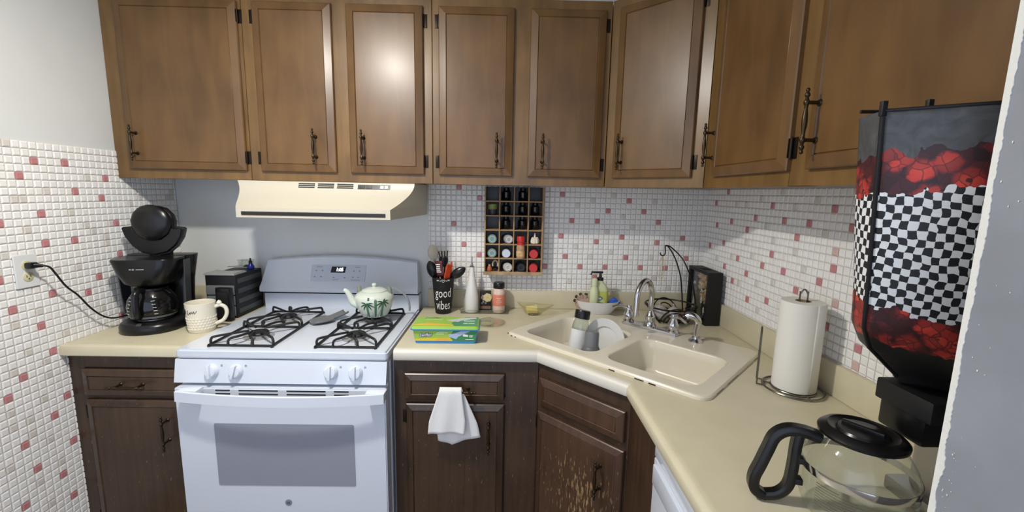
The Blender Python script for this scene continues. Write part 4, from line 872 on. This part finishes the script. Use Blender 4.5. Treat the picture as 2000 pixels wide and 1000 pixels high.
MB().tube(sm(hk, 5), .0032, 8).build('hook_arm', BLACKP, t); MB().tube(sm(hk2, 5), .0032, 8).build('hook_arm', BLACKP, t)
MB().tube(sm([(-.045, .04, .352), (-.043, .038, .33), (-.043, .036, .312), (-.052, .034, .303), (-.062, .032, .308), (-.064, .032, .318)], 4), .003, 8).build('hook', BLACKP, t)
BAGC = mat('onion_film', (176, 170, 166), .25, var=.25, vscale=40)
for lab, dx, dy, dz, rr, cc in (('grey plastic-wrapped bundle in front of the basket', -.04, -.035, .030, .036, BAGC), ('pale garlic bulb wrapped in film in the middle of the basket', .02, -.02, .055, .034, BAGC), ('brown-skinned onion at the right of the basket', .065, -.03, .030, .028, mat('onion', (150, 110, 74), .4, var=.2))):
    q = t.location + Matrix.Rotation(math.radians(-25), 3, 'Z') @ Vector((dx, dy, 0))
    o_ = thing('wrapped_bundle' if cc is BAGC else 'onion', lab + ' behind the faucet', 'bundle' if cc is BAGC else 'onion', (q.x, q.y, ZTOP + .008), random.random() * 3)
    m = MB(); m.lathe([(0, 0), (rr * .6, .002), (rr, rr * .7), (rr * .9, rr * 1.2), (rr * .4, rr * 1.7), (rr * .12, rr * 1.9), (0, rr * 2.0)], n=16, sx=1.25)
    rg = random.Random(int(rr * 1e4))
    if cc is BAGC:
        for v in m.bm.verts: v.co += Vector((rg.uniform(-.004, .004), rg.uniform(-.004, .004), rg.uniform(0, .004)))
    b_ = m.build('bulb', cc, o_, ang=70); MB().tube(sm([(0, 0, rr * 1.9), (.004, .002, rr * 2.1), (.010, .003, rr * 2.25)], 3), .003, 6).build('stem', cc, o_)
t2 = thing('mesh_bag', 'thin beige mesh bag hanging from the banana hook', 'mesh bag', (0, 0, 0))
hp = t.location + Matrix.Rotation(math.radians(-25), 3, 'Z') @ Vector((-.054, .034, 0))
NET = mat('net_beige', (196, 180, 146), .8)
for k in range(5):
    a = k * 2 * PI / 5; MB().tube(sm([(hp.x, hp.y, ZTOP + .300), (hp.x + .016 * math.cos(a), hp.y + .010 * math.sin(a), ZTOP + .265), (hp.x + .018 * math.cos(a + .6), hp.y + .011 * math.sin(a + .6), ZTOP + .225), (hp.x + .006 * math.cos(a + 1), hp.y + .006 * math.sin(a + 1), ZTOP + .19)], 4), .0011, 5).build('strand', NET, t2)

# shadow box with corks
t = thing('cork_shadow_box', 'black shadow box with corks behind its glass leaning by the right wall', 'shadow box', (2.588, -.166, ZTOP))
W_, Dp, Hh = .105, .0325, .247
m = MB(); m.box(-Dp, Dp, W_ - .014, W_, 0, Hh); m.box(-Dp, Dp, -W_, -W_ + .014, 0, Hh); m.box(-Dp, Dp, -W_ + .014, W_ - .014, 0, .014); m.box(-Dp, Dp, -W_ + .014, W_ - .014, Hh - .014, Hh); m.box(Dp - .004, Dp, -W_ + .014, W_ - .014, .014, Hh - .014); m.build('frame', BLACKM, t)
MB().box(-.018, .018, -.03, .03, Hh, Hh + .0006).build('top_slot', mat('slot_black', (4, 4, 4), .9), t)
MB().box(-.001, .001, -W_ + .014, W_ - .014, .014, Hh - .014).build('back_panel', mat('panel_charcoal', (46, 46, 48), .3), t)
CK = [mat('cork_a', (190, 152, 116), .8), mat('cork_b', (168, 122, 94), .8), mat('cork_c', (214, 184, 150), .8)]
rg = random.Random(3)
for k in range(34):
    y = rg.uniform(-.078, .02) if k < 24 else rg.uniform(-.07, -.02); z = rg.uniform(.15, .222) if k < 24 else rg.uniform(.10, .15)
    a = rg.uniform(0, PI); d = Vector((0, math.cos(a), math.sin(a))) * .013; c_ = Vector((-.0145, y, z))
    MB().cyl(c_ - d, c_ + d, .0075, n=8).build('cork', CK[k % 3], t)
for pts in ([(.06, .04), (.058, .075), (.052, .105)], [(.048, .05), (.046, .08), (.04, .108)], [(.034, .055), (.034, .09)], [(-.055, .035), (-.05, .06), (-.058, .075), (-.064, .05)], [(-.02, .10), (-.028, .118), (-.036, .10), (-.028, .088), (-.02, .10)], [(-.018, .14), (-.026, .155), (-.034, .14)], [(.062, .165), (.054, .18), (.05, .165), (.042, .182)]):
    MB().tube(sm([(-.0215, y, z) for y, z in pts], 4), .0014, 6).build('white_script', WHITEPRINT, t)
MB().box(-.0235, -.0225, -W_ + .014, W_ - .014, .014, Hh - .014).build('glass', GLASS, t)

# paper towel on wire stand
PX, PY = 2.538, -.905
t = thing('paper_towel_holder', 'steel wire paper towel holder on the right counter', 'paper towel holder', (PX, PY, ZTOP))
m = MB(); m.tube(circ(.083, .006, 36), .003, 8, True); m.tube(circ(.060, .006, 30), .0025, 8, True); m.build('base_ring', DSTEEL, t)
for a in (.5, 2.6, 4.7): MB().tube([(.058 * math.cos(a), .058 * math.sin(a), .007), (.085 * math.cos(a), .085 * math.sin(a), .005)], .0025, 6).build('spoke', DSTEEL, t)
MB().tube(sm([(-.012, 0, .008), (-.012, 0, .285), (-.011, 0, .305), (0, 0, .318), (.011, 0, .305), (.012, 0, .285), (.012, 0, .008)], 5), .0024, 8).build('centre_loop', DSTEEL, t)
ar = math.radians(150); ax = Vector((math.cos(ar), math.sin(ar), 0)); ay = Vector((-math.sin(ar), math.cos(ar), 0)); pc = ax * .098
MB().tube(sm([pc + ay * .024 + Vector((0, 0, z)) for z in (.004, .09, .155)] + [pc + ay * .016 + Vector((0, 0, .177)), pc + Vector((0, 0, .184)), pc - ay * .016 + Vector((0, 0, .177))] + [pc - ay * .024 + Vector((0, 0, z)) for z in (.155, .09, .004)], 5), .0024, 8).build('tension_arm', DSTEEL, t)
MB().tube([pc + ay * .024 + Vector((0, 0, .005)), ax * .078 + ay * .022 + Vector((0, 0, .005)), ax * .078 - ay * .022 + Vector((0, 0, .005)), pc - ay * .024 + Vector((0, 0, .005))], .0024, 8).build('arm_foot', DSTEEL, t)
t = thing('paper_towel_roll', 'white paper towel roll standing on the wire holder', 'paper towels', (PX, PY, ZTOP + .0095))
m = MB(); m.lathe([(.021, 0), (.058, 0), (.059, .001), (.059, .272), (.058, .273), (.021, .273), (.021, 0)], n=48); m.build('roll', PAPER, t)
MB().lathe([(.0212, .0005), (.0212, .2735), (.0198, .2735), (.0198, .0005)], n=24).build('core', mat('cardboard', (150, 130, 106), .9), t)
m = MB(); m.grid(lambda u, v: Vector(((.0594 + .0012 * u ** 2) * math.cos(-1.5 + .75 * u), (.0594 + .0012 * u ** 2) * math.sin(-1.5 + .75 * u), .001 + .271 * v)), 8, 1); m.build('loose_sheet', PAPER, t, solid=.0006)

# spice rack
t = thing('spice_rack', 'wooden grid spice rack hanging under the cabinet, four cubbies wide', 'spice rack', (1.675, 0, 0))
cw_, rh, z0 = .0695, .0695, 1.112
MB().box(-.14, .14, -.0125, -.0065, z0, 1.5285).build('backing', mat('rack_back', (26, 22, 20), .35), t)
for k in range(5): MB().box(-.139 + cw_ * k - .003, -.139 + cw_ * k + .003, -.0905, -.012, z0 + .004, 1.5285, .0012, 1).build('upright', PINE, t)
for k in range(6): MB().box(-.139, .139, -.090 + .0, -.012, z0 + rh * k - .003, z0 + rh * k + .003, .001, 1).build('shelf', PINE, t)
MB().box(-.145, .145, -.0935, -.0905, z0 - .012, z0 + .006, .001).build('bottom_rail', mat('rail_worn', (158, 134, 104), .8, var=.45, vscale=22), t)
def cubby(c, r): return 1.675 - .139 + cw_ * (c + .5), z0 + .0035 + rh * (5 - r)
def lying(name, label, cat, c, r, rad, capm, bodym, rim=None, yaw=0, flat=False, out=.0):
    x, z = cubby(c, r); o_ = thing(name, label, cat, (x, -.040, z + rad), 0, 'jars in the spice rack'); o_.rotation_euler = (0, 0, yaw)
    Mx = Matrix.Rotation(PI / 2, 4, 'X'); f = .036 + out
    MB().lathe([(0, -.022), (rad * .94, -.022), (rad * .96, -.018), (rad * .96, f - .006), (0, f - .006)], n=24, M=Mx).build('jar', bodym, o_)
    cp_ = MB().lathe([(rad, f - .014), (rad, f + .006), (rad * .93, f + .009), (0, f + .0085)], n=24, M=Mx).build('cap', capm, o_)
    if rim: MB().lathe([(rad * .62, f + .008), (rad * .66, f + .0105), (rad * .5, f + .0105), (rad * .46, f + .008)], n=24, M=Mx).build('cap_ring', rim, cp_)
TEAL = mat('teal_lid', (118, 138, 128), .25, .3); TEALR = mat('teal_ring', (160, 178, 168), .25, .3); SILV = mat('silver_lid', (196, 198, 204), .3, .4); JARB = mat('jar_contents', (96, 88, 70), .25)
lying('spice_jar', 'upper spice jar lying with green-grey lid outward in the rack', 'jar', 0, 3, .0225, TEAL, JARB, TEALR)
lying('spice_jar', 'lower spice jar lying with green-grey lid outward in the rack', 'jar', 0, 4, .0225, TEAL, JARB, TEALR)
lying('spice_jar', 'spice jar with tilted silver lid left of the tall red-topped jar', 'jar', 1, 3, .0215, SILV, mat('jar_brown', (120, 96, 84), .3), WHITEPRINT, .28)
lying('spice_jar', 'spice jar with plain silver-white lid below the tilted one', 'jar', 1, 4, .0215, SILV, JARB, None)
lying('spice_jar', 'spice jar with off-white lid in the bottom row of the rack', 'jar', 1, 5, .0215, mat('offwhite_lid', (196, 194, 184), .4), JARB, WHITEPRINT, .25)
lying('spice_jar', 'spice jar with black lid in the bottom row of the rack', 'jar', 2, 5, .0225, BLACKP, BLACKP, DGREY, .1)
lying('spice_jar', 'upper spice jar with flat red lid below the garlic', 'jar', 3, 4, .0215, RED, JARB, None, -.1, out=.008)
lying('spice_jar', 'lower spice jar with flat red lid in the bottom right cubby', 'jar', 3, 5, .0215, RED, mat('jar_tan', (176, 150, 120), .4), None, -.1, out=.010)
x, z = cubby(2, 4); o_ = thing('spice_shaker', 'tall red-topped shaker standing across two cubbies of the rack', 'jar', (x, -.098, z + .001), 0)
MB().lathe([(0, 0), (.019, 0), (.0205, .003), (.0205, .055), (.017, .066), (0, .066)], n=24).build('body', mat('shaker_glass', (176, 140, 108), .25, var=.25, vscale=60), o_)
MB().lathe([(.0207, .012), (.0209, .013), (.0209, .036), (.0207, .037)], n=24).build('label_band', mat('shaker_label', (206, 170, 120), .5, var=.3, vscale=50), o_)
MB().lathe([(0, .065), (.0165, .065), (.0165, .080), (.0195, .083), (.0195, .104), (.017, .108), (0, .108)], n=24).build('cap', RED, o_)
x, z = cubby(3, 3); o_ = thing('garlic_bulb', 'white garlic bulb in the rack cubby right of the red-topped shaker', 'garlic', (x, -.062, z))
GAR = mat('garlic_white', (226, 218, 198), .6)
MB().lathe([(0, .001), (.012, 0), (.016, .008), (.013, .020), (.006, .032), (.004, .046), (.0045, .052), (0, .053)], n=16).build('neck', GAR, o_)
for k in range(7): a = 2 * PI * k / 7; MB().lathe([(0, .0), (.009, .003), (.0115, .012), (.008, .024), (.002, .033), (0, .034)], (.0125 * math.cos(a), .0125 * math.sin(a), 0), 10).build('clove', GAR, o_)
x, z = cubby(0, 1); o_ = thing('herb_tub', 'dark tub with yellow-green top standing in the upper left of the rack', 'jar', (x, -.055, z))
MB().lathe([(0, 0), (.018, 0), (.022, .028), (.0, .028)], n=20).build('tub', mat('tub_plum', (58, 50, 62), .3), o_); MB().lathe([(0, .027), (.023, .027), (.0235, .050), (.020, .053), (0, .054)], n=20).build('lid', mat('herb_green', (126, 138, 70), .5, var=.3, vscale=90), o_)
x, z = cubby(0, 5); o_ = thing('orange_jar', 'small orange-brown jar in the bottom left cubby of the rack', 'jar', (x - .012, -.070, z))
MB().lathe([(0, 0), (.011, 0), (.0135, .006), (.0125, .018), (.006, .026), (0, .027)], n=18).build('body', mat('paprika', (176, 92, 58), .4), o_); MB().lathe([(0, .026), (.006, .026), (.006, .034), (0, .034)], n=12).build('cap', mat('jar_tan', (176, 150, 120), .4), o_)
x, z = cubby(0, 5); o_ = thing('cup_hook_ring', 'cream curved ring standing in the bottom left cubby of the rack', 'ring', (x + .016, -.060, z + .002))
MB().tube(sm([(.013 * math.cos(a), 0, .030 + .020 * math.sin(a)) for a in [-.5 + 4.1 * i / 10 for i in range(11)]], 2), .0042, 8).build('ring', mat('ring_cream', (198, 182, 150), .4), o_); MB().box(-.008, .008, -.004, .004, 0, .012, .002).build('foot', BLACKM, o_)
for c_, r_ in ((1, 0), (2, 0), (1, 1), (2, 1), (1, 2), (2, 2), (3, 2), (3, 1)):
    x, z = cubby(c_, r_); o_ = thing('dark_spice_bottle', 'dark glass bottle in the %s row of the rack, %s cubby from the left' % (('top', 'second', 'third')[r_], ('first', 'second', 'third', 'fourth')[c_]), 'bottle', (x + (.008 if c_ == 2 else -.004 if c_ == 1 else 0), -.040, z), 0, 'dark bottles in the upper rack rows')
    MB().lathe([(0, 0), (.020, 0), (.022, .003), (.022, .040), (.014, .049), (0, .050)], n=20).build('body', DGLASS, o_); MB().lathe([(0, .049), (.0145, .049), (.0145, .060), (0, .061)], n=18).build('cap', BLACKP, o_)

# dish towel over the drawer handle
t = thing('dish_towel', 'white dish towel hung over the drawer handle right of the stove', 'towel', (1.443, -.640, .778))
def tw(front):
    def f(u, v):
        s_ = 2 * u - 1; ln = .168 if front else .225; k = v
        wd = .040 + (.028 if front else .030) * min(1, k * 1.4); x = s_ * wd + (-.016 * k if front else .022 * k) + (.028 * k * (s_ > .3) * (s_ - .3) if not front else 0)
        y = (-.023 - .006 * k - .004 * math.cos(s_ * 5 + 1) * k) if front else (-.009 - .003 * math.cos(s_ * 7) * k)
        z = -ln * k - (.006 * abs(s_) * k) - (0 if front else .03 * k * (1 - abs(s_ + .25)) - .03 * k)
        if k < .06: y = (-.016 + (y + .016) * k / .06)
        return Vector((x, y, z + .006 * (k < .001)))
    return f
m = MB(); m.grid(tw(True), 16, 18); m.build('front_fold', CLOTH, t, solid=.004, ang=80)
m = MB(); m.grid(tw(False), 16, 18); m.build('back_fold', CLOTH, t, solid=.004, ang=80)

# ------------------------------------------------------------------ foreground: carafe, brewer, bag
t = thing('glass_carafe', 'glass coffee carafe with black lid and handle in the right foreground', 'carafe', (2.297, -1.428, ZTOP), 0)
m = MB(); cp_ = [(.0, .002), (.068, .002), (.078, .008), (.086, .030), (.0895, .060), (.089, .092), (.083, .120), (.070, .142), (.060, .151), (.058, .158)]
m.lathe(cp_, n=64); m.bm.faces.ensure_lookup_table(); bmesh.ops.delete(m.bm, geom=[max(m.bm.faces, key=lambda f: f.calc_center_median().z)], context='FACES_ONLY'); m.build('bowl', GLASS, t)
MB().lathe([(.0903, .088), (.0908, .089), (.0900, .102), (.0892, .102), (.0896, .088)], n=64).build('steel_band', CHROME, t)
ld_ = MB().lathe([(0, .157), (.062, .156), (.0675, .159), (.068, .164), (.063, .169), (.053, .173), (.050, .170), (.040, .168), (.037, .172), (0, .173)], n=48).build('lid', BLACKP, t)
MB().box(-.006, .006, -.032, .032, .168, .180, .003, 2, Matrix.Rotation(.6, 4, 'Z')).build('lid_ridge', BLACKP, ld_)
ha = math.radians(164); hx, hy = math.cos(ha), math.sin(ha)
def hp_(r_, z): return (r_ * hx, r_ * hy, z)
def strap(pts, wid, thk, name, par):
    P = sm([hp_(*q) for q in pts], 6); m = MB(); R = []; sd = Vector((-hy, hx, 0))
    for k, p in enumerate(P):
        d = (P[min(k + 1, len(P) - 1)] - P[max(k - 1, 0)]).normalized(); nn = d.cross(sd).normalized()
        R.append([p + sd * (wid * a) + nn * (thk * b) for a, b in ((-.7, -1), (.7, -1), (1, -.5), (1, .5), (.7, 1), (-.7, 1), (-1, .5), (-1, -.5))])
    m.rings(R); return m.build(name, BLACKP, par, ang=50)
hd = strap([(.066, .146), (.092, .153), (.120, .152), (.140, .136), (.150, .106), (.160, .072), (.168, .045), (.166, .022), (.150, .010)], .0125, .0095, 'handle', t)
strap([(.100, .150), (.103, .120), (.104, .080), (.108, .040), (.124, .018), (.150, .010)], .011, .0085, 'handle_inner', hd)
for z in (.095, .052): MB().box(.086, .104, -.009, .009, z - .006, z + .006, .002, 2, Matrix.Rotation(ha, 4, 'Z')).build('handle_clamp', BLACKM, hd)
TXA = math.atan2(CAM.y + 1.428, CAM.x - 2.297)
FINE = mat('fine_print', (84, 74, 60), .6)
for k in range(9):
    z = .080 - .0050 * k; r_ = .0899
    a0, a1 = TXA - .62, TXA + (.02 + .2 * ((k * 7) % 5) / 5 if k else -.2)
    MB().tube([(r_ * math.cos(a0 + (a1 - a0) * i / 8), r_ * math.sin(a0 + (a1 - a0) * i / 8), z) for i in range(9)], .0004 if k else .0006, 4).build('print_line', FINE, t)

t = thing('coffee_brewer', 'steel and black commercial coffee brewer under the checkered bag', 'coffee brewer', (2.505, -1.435, ZTOP), 0)
MB().box(-.075, .10, -.088, .088, 0, .030, .006).build('base', STEEL, t)
m = MB(); m.rings([[Vector((x, y, z)) for x, y in rrect(-.055, .095, -.085, .085, .05, 6)] for z in (.029, .216)]); m.build('column', STEEL, t)
MB().box(-.060, .098, -.090, .085, .214, .252, .006).build('head', BLACKP, t)
MB().box(-.135, -.058, -.030, .060, .160, .246, .006).build('brew_funnel', BLACKP, t); MB().box(-.142, -.058, -.045, .066, .210, .250, .004).build('funnel_rail', BLACKM, t)

t = thing('tote_bag', 'checkered tote bag with red poppies resting on the coffee brewer', 'bag', (0, 0, 0))
LV = [(1.168, (2.372, -1.405), (2.452, -1.462), (2.50, -1.39), (2.41, -1.355)), (1.185, (2.362, -1.404), (2.445, -1.470), (2.50, -1.385), (2.40, -1.352)), (1.243, (2.288, -1.424), (2.40, -1.492), (2.45, -1.38), (2.31, -1.375)), (1.283, (2.260, -1.440), (2.378, -1.508), (2.41, -1.385), (2.278, -1.392)),
      (1.36, (2.246, -1.452), (2.358, -1.522), (2.37, -1.40), (2.263, -1.402)), (1.45, (2.232, -1.462), (2.335, -1.538), (2.335, -1.415), (2.247, -1.408)), (1.512, (2.222, -1.469), (2.318, -1.549), (2.318, -1.425), (2.237, -1.412)), (1.58, (2.213, -1.475), (2.314, -1.553), (2.316, -1.43), (2.229, -1.415)), (1.636, (2.205, -1.480), (2.309, -1.556), (2.314, -1.432), (2.221, -1.418))]
def lv(s_):
    k = s_ * (len(LV) - 1); i = min(int(k), len(LV) - 2); f = k - i; a, b = LV[i], LV[i + 1]
    return a[0] + (b[0] - a[0]) * f, [Vector(p).lerp(Vector(q), f) for p, q in zip(a[1:], b[1:])]
def bagside(i, j, bulge, u0, u1):
    def f(u, v):
        z, P = lv(v); p = P[i].lerp(P[j], u); d = (P[j] - P[i]); n = Vector((d.y, -d.x)).normalized(); p = p + n * (bulge * 4 * u * (1 - u) * math.sin(PI * min(1, max(0, v))))
        return Vector((p.x, p.y, z + (.012 * (u if i == 0 else 0) * 0)))
    def uvf(u, v): z, P = lv(v); return (u0 + (u1 - u0) * u, z)
    return f, uvf
def bag_material():
    m = bpy.data.materials.new('bag_print'); m.use_nodes = True; nt = m.node_tree; N = nt.nodes.new; L = nt.links.new; b = nt.nodes['Principled BSDF']
    uv = N('ShaderNodeUVMap'); sp = N('ShaderNodeSeparateXYZ'); L(uv.outputs[0], sp.inputs[0])
    def math_(op, a, b_=None):
        n = N('ShaderNodeMath'); n.operation = op
        for i, q in enumerate((a, b_)):
            if q is None: continue
            if isinstance(q, (int, float)): n.inputs[i].default_value = q
            else: L(q, n.inputs[i])
        return n.outputs[0]
    def mix(f, a, c_):
        n = N('ShaderNodeMix'); n.data_type = 'RGBA'; L(f, n.inputs[0])
        for i, q in ((6, a), (7, c_)):
            if isinstance(q, tuple): n.inputs[i].default_value = (*lin(q), 1)
            else: L(q, n.inputs[i])
        return n.outputs[2]
    wob = N('ShaderNodeTexNoise'); wob.inputs['Scale'].default_value = 40; L(uv.outputs[0], wob.inputs['Vector'])
    wv = N('ShaderNodeVectorMath'); wv.operation = 'SCALE'; wv.inputs['Scale'].default_value = .012; L(wob.outputs['Color'], wv.inputs[0])
    ad = N('ShaderNodeVectorMath'); ad.operation = 'ADD'; L(uv.outputs[0], ad.inputs[0]); L(wv.outputs[0], ad.inputs[1])
    ck = N('ShaderNodeTexChecker'); ck.inputs['Scale'].default_value = 1; ck.inputs['Color1'].default_value = (*lin((226, 228, 228)), 1); ck.inputs['Color2'].default_value = (*lin((24, 25, 28)), 1)
    mp = N('ShaderNodeMapping'); mp.inputs['Rotation'].default_value = (0, 0, .08); mp.inputs['Scale'].default_value = (94, 82, 1); L(ad.outputs[0], mp.inputs[0]); L(mp.outputs[0], ck.inputs['Vector'])
    vo = N('ShaderNodeTexVoronoi'); vo.inputs['Scale'].default_value = 30; L(ad.outputs[0], vo.inputs['Vector'])
    wav = N('ShaderNodeTexNoise'); wav.inputs['Scale'].default_value = 130; wav.inputs['Detail'].default_value = 4; L(uv.outputs[0], wav.inputs['Vector'])
    ve = N('ShaderNodeTexVoronoi'); ve.feature = 'DISTANCE_TO_EDGE'; ve.inputs['Scale'].default_value = 62; L(ad.outputs[0], ve.inputs['Vector'])
    vc = N('ShaderNodeTexVoronoi'); vc.inputs['Scale'].default_value = 62; L(ad.outputs[0], vc.inputs['Vector'])
    dist = math_('ADD', vo.outputs['Distance'], math_('MULTIPLY', math_('SUBTRACT', wav.outputs['Fac'], .5), .25))
    cr_ = N('ShaderNodeValToRGB'); L(dist, cr_.inputs[0]); e = cr_.color_ramp.elements; e[0].position = .08; e[0].color = (*lin((70, 24, 26)), 1); e[1].position = .62; e[1].color = (*lin((40, 22, 24)), 1)
    for p_, c_ in ((.12, (222, 78, 56)), (.46, (204, 58, 46)), (.56, (112, 36, 38))): q = e.new(p_); q.color = (*lin(c_), 1)
    sc_ = N('ShaderNodeSeparateColor'); L(vc.outputs['Color'], sc_.inputs[0])
    pet = mix(math_('MULTIPLY', sc_.outputs[0], .75), cr_.outputs[0], (84, 30, 34))
    pet = mix(math_('MULTIPLY', math_('LESS_THAN', ve.outputs['Distance'], .05), .6), pet, (48, 20, 24))
    v_ = math_('ADD', sp.outputs['Y'], math_('MULTIPLY', math_('SUBTRACT', wob.outputs['Fac'], .5), .05))
    vt = math_('SUBTRACT', v_, math_('MULTIPLY', sp.outputs['X'], .10))
    tilt = math_('ADD', v_, math_('MULTIPLY', sp.outputs['X'], .18))
    gt = N('ShaderNodeTexNoise'); gt.inputs['Scale'].default_value = 26; gt.inputs['Distortion'].default_value = 2; L(uv.outputs[0], gt.inputs['Vector'])
    grey = mix(math_('MULTIPLY', gt.outputs['Fac'], .8), (34, 36, 38), (104, 106, 108))
    col = mix(math_('GREATER_THAN', tilt, 1.262), (26, 26, 27), pet)
    col = mix(math_('GREATER_THAN', tilt, 1.330), col, ck.outputs[0])
    col = mix(math_('GREATER_THAN', vt, 1.512), col, pet)
    col = mix(math_('GREATER_THAN', vt, 1.572), col, grey)
    L(col, b.inputs['Base Color']); b.inputs['Roughness'].default_value = .45; return m
BAGM = bag_material()
for nm, i, j, bl, u0, u1 in (('front_panel', 0, 1, .006, 0, .13), ('gusset', 3, 0, .004, -.065, 0), ('back_panel', 2, 3, .004, .20, .32), ('gusset', 1, 2, .002, .13, .20)):
    f, g = bagside(i, j, bl, u0, u1); m = MB(); m.grid(f, 14, 40, g); m.build(nm, BAGM, t, recalc=False, solid=.0015, ang=60)
m = MB(); m.bm.faces.new([m.bm.verts.new((p.x, p.y, LV[0][0])) for p in lv(0)[1]]); m.build('bottom', BLACKM, t)
for i in (0, 1): MB().tube([Vector((*lv(v / 24)[1][i], lv(v / 24)[0])) for v in range(2, 25)], .0034, 8).build('piping', BLACKM, t)
def rimpt(i, j, u, dz=0): z, P = lv(1); p = P[i].lerp(P[j], u); return Vector((p.x, p.y, z + dz))
MB().tube([rimpt(0, 1, k / 6) for k in range(7)], .0025, 6).build('rim_binding', BLACKM, t)
MB().tube([rimpt(3, 2, k / 6, .010) for k in range(7)], .003, 6).build('rim_binding', BLACKM, t)
MB().box(-.004, .004, -.0035, .0035, 0, .022, .001, 2, Matrix.Translation(rimpt(0, 1, .0, -.008))).build('strap_end', BLACKM, t)
MB().box(-.004, .004, -.0035, .0035, 0, .022, .001, 2, Matrix.Translation(rimpt(0, 1, .5, -.008) + Vector((.01, .03, .002)))).build('strap_end', BLACKM, t)
for o in bpy.data.objects:
    if o.type == 'MESH' and not o.data.materials: o.data.materials.append(WHITE2)
